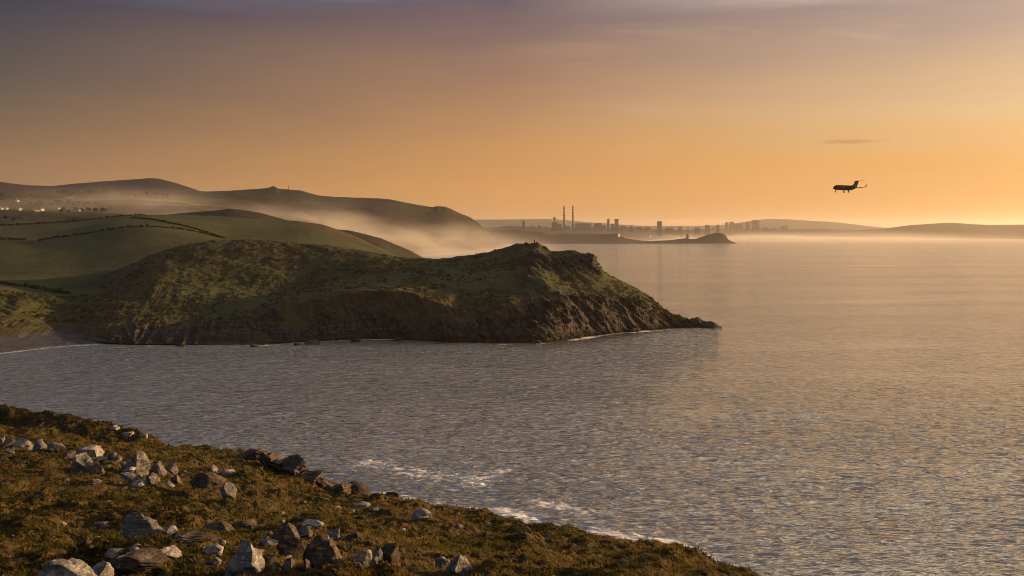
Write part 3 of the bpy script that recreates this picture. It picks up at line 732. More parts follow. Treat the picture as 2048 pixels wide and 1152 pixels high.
# gorse and bracken scrub: nobody could count it -> one object
def scrub(n, seed):
    g_ = np.random.default_rng(seed); nr, nc = hd.S.shape
    i = g_.integers(60, 330, n); j = g_.integers(int(100 / 1.7), int(1790 / 1.7), n)
    keep = (hd.attrs['green'][i, j] < .85) & (hd.Z[i, j] > 5) & (hd.S[i, j] > 2.1) & (hd.S[i, j] < 5.3)
    keep &= (fbm(hd.X[i, j] / 16, hd.Y[i, j] / 16, oct=3, seed=seed + 1) + g_.uniform(-.3, .3, n)) > .12
    keep &= (np.abs(hd.S[i, j] - 5) > .12) | (g_.random(n) < .15)
    i, j = i[keep], j[keep]; K_ = len(i); nl = 13
    sz = g_.uniform(.35, 1.1, K_)
    u = g_.normal(size=(K_, nl, 3)); u /= np.linalg.norm(u, axis=2)[..., None]; u[..., 2] = np.abs(u[..., 2]) * .7
    c_ = np.stack([hd.X[i, j], hd.Y[i, j], hd.Z[i, j]], -1)[:, None] + u * sz[:, None, None]
    a = g_.normal(size=(K_, nl, 3)) * (.42 * sz)[:, None, None]; b2 = g_.normal(size=(K_, nl, 3)) * (.42 * sz)[:, None, None]
    V_ = np.stack([c_ - a, c_ - b2, c_ + a, c_ + b2], 2).reshape(-1, 3)
    return V_, np.arange(len(V_)).reshape(-1, 4), np.repeat(g_.random(K_ * nl), 4)
v_, f_, t_ = scrub(15000, 61)
M_scrub = mat_grass('scrub_cover', [(.035, .034, .016), (.062, .056, .022), (.095, .075, .030)])
tag(mesh_np('gorse_scrub', v_, f_, [M_scrub], False, {'tint': t_}), 'dark low gorse and bracken scrub scattered over the rocky headland', 'scrub', kind='stuff')

# pale stones and marker post on the headland top
p = hd.hit(1069, 486)
post = empty('stone_marker', (p.x, p.y + 1, hd.ground(p.x, p.y + 1) - .3))
MB().tube([(0, 0, 0), (0, 0, 1.6), (.05, 0, 3.1), (.1, 0, 3.5)], [.55, .45, .32, .16], 7).build('upright_stone', WE, post)
MB().tube([(0, 0, -.2), (0, 0, .45)], [1.3, .9], 8).build('plinth', WE, post)
tag(post, 'small dark upright stone marker on the highest top of the rocky headland', 'marker')

# ------------------------------------------------------------------ FAR LAND
def far(name, xr, step, curves, rows, mat, amp, scale, seed, label, green=.5, rock=0.0, ridge_keep=None, gscale=200.):
    L = Land(xr, step, curves, rows, blur=3, sharp=() if ridge_keep is None else (ridge_keep,))
    kr = 1.0 if ridge_keep is None else (1 - .8 * np.exp(-((L.S - ridge_keep) / .2) ** 2))
    edge = sstep(L.S, 0.02, .5)
    L.Z += amp * edge * kr * fbm(L.X / scale, L.Y / scale, oct=5, seed=seed)
    L.Z += amp * .08 * edge * fbm(L.X / (scale * .08), L.Y / (scale * .08), oct=3, seed=seed + 3)
    if name == 'valley': f_ = sstep(L.PX, 640, 800); L.Z = L.Z * (1 - f_) - 8 * f_
    L.attrs = {'green': np.clip(green + .8 * fbm(L.X / gscale, L.Y / gscale, oct=3, seed=seed + 5), 0, 1), 'rock': np.full(L.Y.shape, rock)}
    L.build(name, mat, label); return L
valley = far('valley', (-400, 900), 2.5, [
    ('z', [(-400, 40), (900, 20)], 1650),
    ('y', [(-400, 455), (0, 452), (200, 452), (400, 462), (600, 480), (800, 505), (900, 515)], 2100),
    ('y', [(-400, 425), (0, 421), (200, 425), (400, 436), (600, 455), (800, 498), (900, 508)], 2800),
    ('y', [(-400, 398), (0, 394), (200, 394), (400, 404), (600, 430), (800, 492), (900, 500)], 3700),
    ('y', [(-400, 388), (0, 388), (200, 387), (400, 386), (600, 410), (900, 490)], 4600),
    ('z', 40, 5200)], [20, 40, 50, 40, 20], M_far, 16, 260, 61, 'misty valley floor with fields at the left', .62)
spur = far('coast_spur', (300, 885), 1.6, [
    ('z', 15, 1830), ('y', [(300, 470), (500, 470), (700, 500), (850, 540), (885, 545)], 2000),
    ('y', [(300, 432), (345, 427), (400, 421), (440, 418), (462, 415), (480, 417), (520, 424), (556, 434), (600, 446), (660, 456), (700, 460), (730, 467), (762, 475), (790, 487), (820, 500), (850, 517), (870, 532), (885, 545)], 2300),
    ('z', [(300, 60), (850, -5), (885, -6)], 2650)], [10, 30, 30], M_far, 5, 60, 66, 'hazy spur running down to the misty bay', .3, 0, 2, 120.)
bighill = far('big_hill', (300, 1030), 1.6, [
    ('z', [(300, 60), (700, 20), (800, -4), (1030, -4)], [(300, 3050), (800, 3100), (900, 3500), (960, 3950), (1000, 4430), (1012, 4550), (1030, 4600)]),
    ('y', [(300, 425), (400, 422), (500, 425), (600, 432), (700, 445), (800, 462), (900, 478), (960, 482), (1000, 493), (1030, 500)], [(300, 3800), (800, 3850), (900, 4000), (1000, 4600), (1030, 4700)]),
    ('y', [(300, 386), (380, 382), (440, 381), (490, 378), (530, 375), (541, 373), (552, 373), (558, 376), (600, 379), (620, 385), (640, 390), (700, 393), (760, 395), (790, 399), (810, 404), (850, 411), (866, 413), (873, 411), (890, 412), (905, 418), (920, 426), (940, 434), (958, 446), (975, 463), (992, 481), (1008, 495), (1030, 505)],
     [(300, 4600), (900, 4500), (1008, 4650), (1030, 4750)]),
    ('z', [(300, 120), (900, 20), (950, -5), (1030, -6)], 5300)], [24, 50, 60], M_far, 16, 330, 71, 'long dark hill sloping down to the bay', .42, .08, 2)
mountain = far('mountain', (-500, 470), 2.5, [
    ('y', [(-500, 400), (470, 400)], 4700),
    ('y', [(-500, 350), (-200, 352), (0, 363), (30, 367), (60, 370), (105, 371), (150, 366), (200, 362), (260, 358), (300, 355), (318, 356), (345, 363), (380, 374), (402, 382), (430, 392), (470, 400)], 5900),
    ('z', 120, 7200)], [60, 30], M_mount, 8, 500, 75, 'rounded purple brown mountain at the far left', .35, 0, 1)
cape = far('lighthouse_cape', (900, 1480), 1.5, [
    ('z', -3, [(900, 5600), (1480, 5850)]),
    ('z', [(900, 6), (1100, 6), (1460, 3), (1468, -2), (1480, -4)], [(900, 5850), (1480, 5900)]),
    ('y', [(900, 455), (960, 457), (1000, 460), (1030, 458), (1060, 462), (1085, 463), (1100, 469), (1125, 466), (1180, 468), (1236, 466), (1250, 476), (1275, 480), (1300, 482), (1340, 480), (1370, 476), (1390, 478), (1400, 474), (1415, 468.5), (1430, 465), (1445, 466), (1451, 470), (1457, 479), (1466, 486), (1480, 490)], [(900, 6500), (1200, 6400), (1300, 5985), (1480, 5960)]),
    ('z', [(900, 10), (1230, 5), (1260, -3), (1480, -5)], [(900, 7000), (1200, 6900), (1290, 6100), (1480, 6080)])], [8, 20, 20], M_far, 3, 120, 81, 'low cape of land ending in the lighthouse hill', .3, .1, 2)
cityland = far('city_land', (880, 1800), 2.0, [
    ('z', -3, [(880, 7600), (1280, 7700), (1380, 9600), (1480, 13000), (1800, 14000)]),
    ('z', [(880, 8), (1800, 3)], [(880, 7900), (1280, 8000), (1380, 9900), (1480, 13300), (1800, 14300)]),
    ('y', [(880, 452), (950, 452), (985, 454), (1020, 450), (1060, 453), (1110, 455), (1150, 456), (1180, 454), (1200, 450), (1215, 455), (1260, 453), (1300, 458), (1380, 459), (1450, 457), (1520, 457), (1600, 458), (1700, 461), (1800, 464)], [(880, 9500), (1400, 10500), (1480, 14500), (1800, 15500)]),
    ('z', 30, [(880, 11500), (1480, 16500), (1800, 17500)])], [8, 24, 16], M_far, 10, 500, 85, 'flat hazy land under the city', .3, 0, 2)
far('far_hills', (850, 1850), 2.5, [
    ('z', 20, 17800),
    ('y', [(850, 440), (960, 437), (1100, 436), (1180, 444), (1280, 450), (1400, 452), (1450, 449), (1500, 441), (1540, 436), (1570, 437), (1620, 440), (1680, 444), (1740, 452), (1850, 462)], 21000),
    ('z', 40, 24000)], [20, 12], M_far, 20, 1500, 88, 'faint hills on the horizon behind the city')
coast = far('far_coast', (1560, 2500), 2.0, [
    ('z', -3, [(1560, 13000), (1700, 10500), (2048, 8700), (2500, 8000)]),
    ('z', 4, [(1560, 13200), (1700, 10700), (2048, 8900), (2500, 8200)]),
    ('y', [(1560, 459), (1640, 458), (1720, 459), (1770, 456), (1820, 449), (1850, 447), (1880, 445), (1905, 444), (1940, 447), (1980, 449), (2048, 448), (2200, 440), (2500, 430)], [(1560, 14500), (1800, 11800), (2500, 9700)]),
    ('z', 20, 16000)], [6, 30, 14], M_far, 14, 500, 92, 'long low coast at the right with a rounded hill', .35, 0, 2)

# ------------------------------------------------------------------ SEA
xs = np.arange(-500, 2560, 2.0)
ypx = np.concatenate([np.arange(1330, 640, -1.35), np.arange(640, 500, -1.8), np.arange(500, 464.5, -1.2)])
Yr = 80 * F / (ypx - HZ); dY = np.abs(np.gradient(Yr))
YY, PXX = np.meshgrid(Yr, xs, indexing='ij'); XX = (PXX - 1024) / F * YY
ZZ = np.zeros_like(YY); DX = XX.copy(); DY = YY.copy()
gw = np.random.default_rng(4)
near = Yr < 1500
for k in range(64):
    lam = 1.7 * (8 / 1.7) ** gw.random(); th = math.radians(gw.normal(252, 27)); ph = gw.random() * 6.28
    A = .0068 * lam ** .95 * gw.uniform(.5, 1.2)
    fade = np.clip(lam / (2.4 * dY) - .8, 0, 1)[:, None]
    kk = 2 * math.pi / lam; kx, ky = math.cos(th) * kk, math.sin(th) * kk
    rr = slice(0, int(near.sum()))
    phs = kx * XX[rr] + ky * YY[rr] + ph
    ZZ[rr] += A * fade[rr] * np.sin(phs)
    cs = np.cos(phs) * A * fade[rr] * .8
    DX[rr] += cs * math.cos(th); DY[rr] += cs * math.sin(th)
gust = .75 + .5 * fbm(XX / 90, YY / 160, oct=3, seed=101)
ZZ *= gust
# foam: lines of surf in world space
foam = np.zeros_like(YY)
def surf(pts, width, strength, gap=.5, seed=1):
    q = [at(x, y, 80 * F / (y - HZ)) for x, y in pts]
    d = np.full(YY.shape, 1e9)
    lo, hi = min(p_.y for p_ in q) - width * 5, max(p_.y for p_ in q) + width * 5
    rows = np.where((Yr > lo) & (Yr < hi))[0]
    if len(rows) == 0: return
    sl_ = slice(rows[0], rows[-1] + 1)
    for a, b_ in zip(q[:-1], q[1:]):
        ax, ay, bx, by = a.x, a.y, b_.x, b_.y; L2 = (bx - ax) ** 2 + (by - ay) ** 2
        t = np.clip(((XX[sl_] - ax) * (bx - ax) + (YY[sl_] - ay) * (by - ay)) / L2, 0, 1)
        d[sl_] = np.minimum(d[sl_], np.hypot(XX[sl_] - ax - t * (bx - ax), YY[sl_] - ay - t * (by - ay)))
    m_ = strength * np.exp(-(d / width) ** 2) * (1 - gap + gap * (fbm(XX / (width * 5), YY / (width * 6), oct=4, seed=seed) * 1.3 + .5))
    np.maximum(foam, m_, out=foam)
shore = [(x, y + 2) for x, y in S_y]
surf([p_ for p_ in shore if p_[0] <= 200], 3.0, .95, .3, 2)
surf([p_ for p_ in shore if 300 <= p_[0] <= 800], 5.0, .75, .95, 3)
surf([(860, 686), (930, 688), (1000, 689), (1060, 688), (1100, 687), (1130, 682), (1170, 676), (1200, 672), (1250, 665), (1290, 663), (1345, 658), (1420, 656)], 6, .95, .95, 4)
surf([(1010, 700), (1050, 701), (1080, 704)], 3.5, .6, .9, 5); surf([(1110, 705), (1140, 701), (1165, 700)], 3, .6, .9, 6); surf([(980, 690), (1010, 695), (1030, 697)], 3, .5, .9, 7)
surf([(505, 900), (560, 906), (610, 910), (660, 911), (700, 917), (740, 922), (790, 931), (830, 941), (870, 950), (910, 957), (960, 960), (1000, 941)], 5.0, .95, .95, 8)
surf([(735, 926), (790, 940), (850, 948), (930, 955), (960, 966)], 9.5, .85, 1.0, 9)
surf([(720, 982), (770, 990), (830, 1005), (870, 1008)], 8, .8, .9, 10)
surf([(950, 1020), (1010, 1023), (1045, 1030), (1065, 1040)], 5, 1.0, .4, 11)
surf([(1085, 1005), (1130, 1015), (1165, 1022)], 6, .8, .9, 12)
surf([(1190, 1060), (1260, 1072), (1330, 1082), (1380, 1098), (1440, 1120), (1540, 1150)], 4.0, .8, .9, 13)
sea = mesh_np('sea', np.stack([DX, DY, ZZ], -1).reshape(-1, 3), grid_faces(*YY.shape), [M_sea], True, {'foam': foam})
tag(sea, kind='structure')

# ------------------------------------------------------------------ HEDGES, TREES, HOUSES
def leaf_cluster(n, dims, seed, leaf=.5):
    g_ = np.random.default_rng(seed)
    u = g_.normal(size=(n, 3)); u /= np.linalg.norm(u, axis=1)[:, None]
    r_ = g_.random(n) ** .4
    lump = 1 + .35 * fbm(u[:, 0] * 2 + seed, u[:, 1] * 2, u[:, 2] * 2, oct=2, seed=seed)
    c_ = u * (r_ * lump)[:, None] * np.array(dims) / 2
    a = g_.normal(size=(n, 3)) * leaf; b_ = g_.normal(size=(n, 3)) * leaf
    V_ = np.stack([c_ - a, c_ - b_, c_ + a, c_ + b_], 1).reshape(-1, 3)
    return V_, np.arange(n * 4).reshape(-1, 4), np.repeat(g_.random(n), 4)
hedge_lines = [
 ([(-20, 452), (40, 449), (100, 445), (170, 441), (240, 433), (290, 430)], 'dark hedge along the skyline of the upper green field', 2.2),
 ([(75, 483), (110, 476), (160, 470), (200, 463), (240, 457), (300, 454)], 'middle hedge rising to the right between the two green fields', 2.4),
 ([(-20, 480), (20, 479), (50, 480)], 'short thick hedge at the left edge of the middle field line', 3.2),
 ([(300, 454), (350, 457), (400, 466), (450, 477)], 'hedge curving down to the right from the middle field line', 1.8),
 ([(262, 436), (300, 439), (340, 447), (380, 455), (420, 468), (440, 475)], 'hedge running down the right side of the upper field', 1.5),
 ([(0, 567), (50, 574), (100, 583), (140, 588)], 'scrubby dark hedge along the lower edge of the big green field', 3.0)]
for pts, lab, hh_ in hedge_lines:
    Vs, Fs, Ts = [], [], []; nb_ = 0; g_ = random.Random(len(pts) * 7)
    P_ = [hd.hit(x, y) for x, y in pts]
    org = P_[0].copy()
    for a, b_ in zip(P_[:-1], P_[1:]):
        L_ = (b_ - a).length; k = max(2, int(L_ / 3.2))
        for i in range(k):
            q = a.lerp(b_, (i + g_.random()) / k); q = Vector((q.x, q.y, hd.ground(q.x, q.y)))
            hgt_ = .72 * hh_ * g_.choice([.6, .8, 1, 1.2, 1.7])
            v_, f_, t_ = leaf_cluster(40, (4.6, 3.2, hgt_ * 1.5), g_.randrange(9999), .45)
            Vs.append(v_ + np.array(q - org) + np.array([0, 0, hgt_ * .45])); Fs.append(f_ + nb_); Ts.append(t_); nb_ += len(v_)
    o = mesh_np('hedge', np.concatenate(Vs), np.concatenate(Fs), [M_leaf], False, {'tint': np.concatenate(Ts)})
    o.location = org; tag(o, lab, 'hedge', 'hedges round the green fields')

M_bark = simple('bark', (.06, .045, .035))
tree_meshes = []
for k in range(5):
    v_, f_, t_ = leaf_cluster(420, (9 + k % 3 * 2, 9, 8 + k % 2 * 3), 300 + k, .55)
    v_[:, 2] += 6.5
    o = mesh_np('crown', v_, f_, [M_leaf], False, {'tint': t_}); mc = o.data; bpy.data.objects.remove(o)
    mb = MB().tube([(0, 0, -1), (.1, 0, 2), (.2, .1, 5), (.1, .2, 8)], [.5, .38, .28, .1], 7)
    for a in range(4): mb.tube([(.1, 0, 3 + a * .8), (1.4 * math.cos(a * 1.9), 1.4 * math.sin(a * 1.9), 5 + a * .8), (2.6 * math.cos(a * 1.9), 2.6 * math.sin(a * 1.9), 6.6 + a * .8)], [.22, .14, .05], 5)
    o = mb.build('trunk', M_bark); mt_ = o.data; bpy.data.objects.remove(o)
    tree_meshes.append((mc, mt_))
def tree(x, y, s, lab, grp, land=valley):
    p_ = land.hit(x, y)
    e = empty('tree', (p_.x, p_.y, p_.z - .3), random.random() * 6.28); e.scale = (s * 1.2, s * 1.2, s)
    k = random.randrange(5)
    for nm, me in (('crown', tree_meshes[k][0]), ('trunk', tree_meshes[k][1])):
        c = bpy.data.objects.new(nm, me); col.objects.link(c); c.parent = e
    tag(e, lab, 'tree', grp)
ORD = 'first second third fourth fifth sixth seventh eighth ninth tenth eleventh twelfth thirteenth fourteenth fifteenth sixteenth seventeenth eighteenth'.split()
rows_ = [
 ([(120 + i * 6 + random.uniform(-3, 3), 391 - i * .1 + random.uniform(-1, 1)) for i in range(18)], 1.5, 'hazy row at the foot of the mountain', 'trees at the foot of the mountain'),
 ([(2 + i * 8 + random.uniform(-3, 3), 398 + random.uniform(-3, 3)) for i in range(14)], 1.35, 'belt above the terrace of houses', 'trees above the houses'),
 ([(60 + i * 10 + random.uniform(-4, 4), 410 + random.uniform(-4, 3)) for i in range(14)], 1.15, 'scattered row right of the houses', 'trees among the valley fields'),
 ([(120 + i * 9 + random.uniform(-4, 4), 424 + random.uniform(-4, 3)) for i in range(12)], 1.0, 'misty valley bottom behind the green field', 'trees in the valley bottom'),
 ([(240 + i * 11 + random.uniform(-4, 4), 393 + random.uniform(-2, 2)) for i in range(10)], 1.3, 'faint row below the long hill', 'faint trees below the long hill')]
for pts, s, lab, grp in rows_:
    for k_, (x, y) in enumerate(sorted(pts)): tree(x, y, s * random.uniform(.7, 1.15), ORD[k_] + ' tree from the left in the ' + lab, grp)
for x, y, s, lab in [(12, 440, 1.0, 'bushy tree on the left edge above the hedge of the upper field'), (27, 444, .7, 'small round tree right of the bushy one above the upper hedge'), (4, 402, 1.7, 'big dark tree at the far left edge beside the houses')]:
    tree(x, y, s, lab, None)

M_white = simple('white_render', (.34, .33, .31), .8, .06); M_slate = simple('slate_roof', (.07, .065, .07), .7); M_glass = simple('window_glass', (.03, .035, .045), .2, .1, spec=.5)
M_stone = simple('pale_stone', (.2, .17, .14))
def house_parts(w_, d_, h_):
    hw, hd_ = w_ / 2, d_ / 2; rh = d_ * .42
    walls = MB().add([(-hw, -hd_, -1.5), (hw, -hd_, -1.5), (hw, hd_, -1.5), (-hw, hd_, -1.5), (-hw, -hd_, h_), (hw, -hd_, h_), (hw, hd_, h_), (-hw, hd_, h_), (-hw, 0, h_ + rh), (hw, 0, h_ + rh)],
        [(0, 1, 5, 4), (2, 3, 7, 6), (1, 2, 6, 9, 5), (3, 0, 4, 8, 7), (0, 3, 2, 1)])
    o = .35; t = .18
    roof = MB()
    for sgn in (-1, 1):
        e_ = (sgn * (hd_ + o), h_ - rh * o / hd_ + .06)
        roof.add([(-hw - o, e_[0], e_[1]), (hw + o, e_[0], e_[1]), (hw + o, 0, h_ + rh + .06), (-hw - o, 0, h_ + rh + .06),
                  (-hw - o, e_[0], e_[1] + t), (hw + o, e_[0], e_[1] + t), (hw + o, 0, h_ + rh + .06 + t), (-hw - o, 0, h_ + rh + .06 + t)],
                 [(0, 1, 2, 3), (4, 7, 6, 5), (0, 4, 5, 1), (1, 5, 6, 2), (0, 3, 7, 4)])
    return walls, roof
def house(x, y, w_, d_, h_, rz, lab, grp='white houses in the valley', land=valley, name='house', dx=0.0):
    p_ = land.hit(x, y)
    e = empty(name, (p_.x, p_.y, p_.z), rz)
    wl, rf = house_parts(w_, d_, h_)
    wo_ = wl.build('wall', M_white, e); ro = rf.build('roof', M_slate, e)
    MB().box((-w_ * .38, 0, h_ + d_ * .3), (.9, .9, d_ * .12 + 1.4)).build('chimney', M_white, ro)
    for i in range(3):
        for sgn in (-1, 1):
            MB().box((-w_ * .32 + i * w_ * .32, sgn * (d_ / 2 + .01), h_ * .35), (1.1, .06, 1.2)).build('window', M_glass, e)
    MB().box((w_ / 2 + .02, 0, 0), (.06, 1.1, 2.1)).build('door', M_slate, e)
    tag(e, lab, 'house', grp); return e
house(3, 419, 12, 7, 4, 1.3, 'white house cut by the left edge, leftmost of the terrace row')
house(13, 419, 9, 7, 4, 1.3, 'low white house second from the left edge in the terrace row')
house(28, 420, 9, 7, 4.5, 1.2, 'white house in the middle of the terrace row at the left')
house(33, 420, 7, 6, 4, 1.4, 'smaller white house wedged in the middle of the terrace row')
house(39, 421, 10, 8, 5.5, 1.1, 'brightest white house at the right end of the terrace row')
house(65, 422, 7, 6, 4, 1.2, 'small white shed left of the yellowish farmhouse')
house(74, 423, 14, 7, 4.5, .7, 'long grey farm building between the shed and the bright gable')
house(83, 423, 12, 9, 6, 1.2, 'large cream farmhouse with a bright gable, right of the farm buildings')
house(158, 424, 8, 7, 5.5, 1.2, 'single bright white house alone in the mist')
house(138, 397, 26, 9, 5, .25, 'long pale building high on the slope under the tree row')
house(35, 404, 9, 8, 5, 1.1, 'small grey white house above the terrace row among trees')
house(118, 420, 10, 8, 4, 1.0, 'dim small house between the farmhouse and the single white house')

# mast and hut on the big hill
p_ = bighill.hit(577, 380)
e = empty('radio_mast', (p_.x, p_.y, p_.z - 3))
M_steel = simple('dark_steel', (.05, .045, .04), .6, metal=.3)
MB().tube([(0, 0, 0), (0, 0, 24)], [1.6, .7], 6).build('lattice_pole', M_steel, e)
for k in range(3): MB().tube([(0, 0, 20 - k * 4), (1.6, -1.0, 20.5 - k * 4)], [.9, 1.2], 8).build('dish', M_steel, e)
tag(e, 'thin radio mast standing on the skyline of the long dark hill', 'mast')
p_ = bighill.hit(546, 376)
e = empty('hilltop_hut', (p_.x, p_.y, p_.z - 1), .2)
MB().box((0, 0, 0), (16, 10, 6)).build('wall', M_stone if False else M_slate, e)
MB().box((0, 0, 6), (17, 11, 1), top=.92).build('roof', M_slate, e)
MB().box((8.2, 0, 0), (.3, 1.6, 2.4)).build('door', M_steel, e)
tag(e, 'small squat hut on the top of the long dark hill left of the mast', 'hut')

# ------------------------------------------------------------------ CITY
M_conc, T, out = mat_new('tower_concrete')
oc = T.new('ShaderNodeTexCoord').outputs['Object']
br = T.new('ShaderNodeTexBrick'); T.put(br.inputs['Vector'], T.mapping(oc, (1, 1, 1), (math.radians(90), 0, 0)))
br.inputs['Scale'].default_value = .12; br.inputs['Color1'].default_value = (.05, .05, .055, 1); br.inputs['Color2'].default_value = (.07, .065, .06, 1); br.inputs['Mortar'].default_value = (.22, .19, .17, 1); br.inputs['Mortar Size'].default_value = .05
br.offset = 0
bsdf(T, out, br.outputs[0], .7, None, .4)
def ground_far(L, x, Yd): return L.ground((x - 1024) / F * Yd, Yd)
def block(x0, x1, ytop, Yd, lab, L=cityland, cat='building', style='slab', grp='towers and blocks of the city skyline', name='tower_block'):
    xc = (x0 + x1) / 2; w_ = (x1 - x0) / F * Yd; zg = ground_far(L, xc, Yd) - 8; zt = EYE - (ytop - HZ) / F * Yd; h_ = zt - zg
    e = empty(name, ((xc - 1024) / F * Yd, Yd, zg), random.uniform(-.1, .1)); d_ = min(w_, 45) * .8
    if style == 'slab':
        MB().box((0, 0, 0), (w_, d_, h_ - 4)).build('wall', M_conc, e)
        MB().box((0, 0, h_ - 4), (w_ * 1.02, d_ * 1.02, 1.5)).box((w_ * .12, 0, h_ - 2.5), (w_ * .45, d_ * .5, 2.5)).build('roof', M_slate, e)
    elif style == 'cap':
        MB().box((0, 0, 0), (w_ * .94, d_, h_ - 10)).build('wall', M_conc, e)
        MB().box((0, 0, h_ - 10), (w_ * 1.05, d_ * 1.1, 7)).box((0, 0, h_ - 3), (w_ * .7, d_ * .6, 3)).build('roof', M_slate, e)
    elif style == 'slope':
        MB().add([(-w_ / 2, -d_ / 2, 0), (w_ / 2, -d_ / 2, 0), (w_ / 2, d_ / 2, 0), (-w_ / 2, d_ / 2, 0), (-w_ / 2, -d_ / 2, h_ * .94), (w_ / 2, -d_ / 2, h_ - 2), (w_ / 2, d_ / 2, h_ - 2), (-w_ / 2, d_ / 2, h_ * .94)],
                 [(0, 3, 2, 1), (4, 5, 6, 7), (0, 1, 5, 4), (1, 2, 6, 5), (2, 3, 7, 6), (3, 0, 4, 7)]).build('wall', M_conc, e)
        MB().box((w_ * .3, 0, h_ - 2.4), (w_ * .3, d_ * .5, 2.4)).build('roof', M_slate, e)
    elif style == 'domed':
        MB().box((0, 0, 0), (w_, d_, h_ * .62)).build('wall', M_conc, e)
        MB().box((-w_ * .36, 0, h_ * .62), (w_ * .25, d_, 9)).box((w_ * .36, 0, h_ * .62), (w_ * .25, d_, 9)).build('parapet', M_conc, e)
        MB().tube([(0, 0, h_ * .62), (0, 0, h_ * .82)], [w_ * .12, w_ * .10], 8).build('column', M_conc, e)
        MB().tube([(0, 0, h_ * .80), (0, 0, h_ * .85), (0, 0, h_ * .92), (0, 0, h_ * .98), (0, 0, h_)], [w_ * .12, w_ * .24, w_ * .26, w_ * .16, .5], 12).build('dome', M_slate, e, True)
    elif style == 'low':
        MB().box((0, 0, 0), (w_, 40, h_ - 5), top=.98).build('wall', M_conc, e)
        MB().add([(-w_ / 2, -20, h_ - 5), (w_ / 2, -20, h_ - 5), (w_ / 2, 20, h_ - 5), (-w_ / 2, 20, h_ - 5), (-w_ * .3, 0, h_), (w_ * .3, 0, h_)], [(0, 1, 5, 4), (2, 3, 4, 5), (1, 2, 5), (3, 0, 4)]).build('roof', M_slate, e)
    elif style == 'spire':
        MB().box((0, 0, 0), (w_, w_, h_ * .55)).build('tower', M_conc, e)
        MB().tube([(0, 0, h_ * .55), (0, 0, h_ * .8), (0, 0, h_)], [w_ * .6, w_ * .25, .3], 8).build('spire', M_slate, e)
    tag(e, lab, cat, grp); return e
block(1044, 1050, 442.5, 9300, 'lone narrow tower left of the city, nearest the long hill', style='cap')
block(1103.5, 1114.5, 434, 9300, 'broad building crowned by a small dome left of the chimneys', style='domed', name='domed_building')
block(1114, 1123, 448, 9350, 'low shoulder building between the domed one and the chimneys', style='low')
block(1150, 1183, 446.5, 9500, 'long low hall right of the twin chimneys', style='low', name='power_hall')
block(1188, 1204, 445.5, 9300, 'wide stepped hall halfway between the chimneys and the slim tower', style='low')
block(1214, 1219, 437, 9400, 'slim tower with a slanting top, left of the taller pair', style='slope')
block(1222, 1228, 447, 9400, 'small low block beside the sloped tower', style='slab')
block(1229, 1237, 438, 9350, 'thick tower right of the slim slanting one', style='cap')
block(1261, 1265.5, 450.5, 9300, 'tiny square block right of the tower pair', style='slab')
block(1314, 1324, 442.5, 9000, 'dark round shouldered tower standing alone in the middle of the skyline', style='cap')
block(1357, 1363, 453, 9600, 'very low flat roofed block right of the lone dark tower', style='slab')
block(1374.5, 1378, 449.5, 9600, 'thin church like spire on the skyline', style='spire', cat='church', name='church')
block(1410, 1419, 450, 11000, 'small table shaped block left above the lighthouse', style='cap')
block(1432, 1438, 449, 11000, 'small block right behind the lighthouse', style='slope')
block(1450.5, 1456, 444.5, 14300, 'narrow tower left of the stepped long block', style='slab')
block(1459, 1467, 443, 14300, 'tall left end of the stepped long block group', style='slope')
block(1468, 1485, 446.5, 14300, 'long lower slab joined to the stepped group', style='low')
block(1491, 1500, 444, 14300, 'mid height tower left of the tallest right hand tower', style='slab')
block(1503.5, 1518, 440, 14300, 'tallest wide tower at the right end of the skyline', style='slab')
block(1562, 1567, 452, 14800, 'small left block of the faint pair far right', style='slab')
block(1569, 1575, 451, 14800, 'small right block of the faint pair far right', style='slab')
for i, (xa, xb, yt) in enumerate([(1062, 1070, 452), (1076, 1081, 451), (1086, 1096, 453), (1128, 1140, 452), (1205, 1212, 450), (1240, 1250, 451), (1272, 1284, 453), (1290, 1300, 454), (1330, 1346, 455), (1388, 1400, 455), (1424, 1430, 454), (1524, 1536, 454), (1541, 1552, 455)]):
    block(xa, xb, yt, 9800 if xa < 1400 else 14300, ORD[i] + ' low faint roof from the left between the hazy city towers', style='low', grp='low roofs of the city')
M_red = simple('chimney_red', (.20, .05, .035)); M_cream = simple('chimney_white', (.45, .40, .34))
def chimney(x, lab, ytop=412):
    Yd = 9300; zg = ground_far(cityland, x, Yd) - 5; h_ = EYE - (ytop - HZ) / F * Yd - zg
    e = empty('chimney_stack', ((x - 1024) / F * Yd, Yd, zg)); r0, r1 = 11.5, 8
    rad = lambda t: r0 + (r1 - r0) * t
    MB().tube([(0, 0, 0), (0, 0, h_ * .62)], [r0, rad(.62)], 20).build('shaft', simple('chimney_concrete', (.14, .10, .08)), e, True)
    for k in range(7):
        a, b_ = .62 + k * .054, .62 + (k + 1) * .054
        MB().tube([(0, 0, h_ * a), (0, 0, h_ * b_)], [rad(a) + .03, rad(b_) + .03], 20).build('band', M_red if k % 2 == 0 else M_cream, e, True)
    MB().tube([(0, 0, h_ * .985), (0, 0, h_)], [r1 + 1.2, r1 + 1.2], 20).build('rim', M_slate, e)
    MB().box((0, 0, 0), (24, 24, h_ * .28)).build('base_house', M_conc, e)
    tag(e, lab, 'chimney', 'twin power station chimneys')
chimney(1128.3, 'left one of the twin tall banded power station chimneys')
chimney(1145.8, 'right one of the twin tall banded power station chimneys')

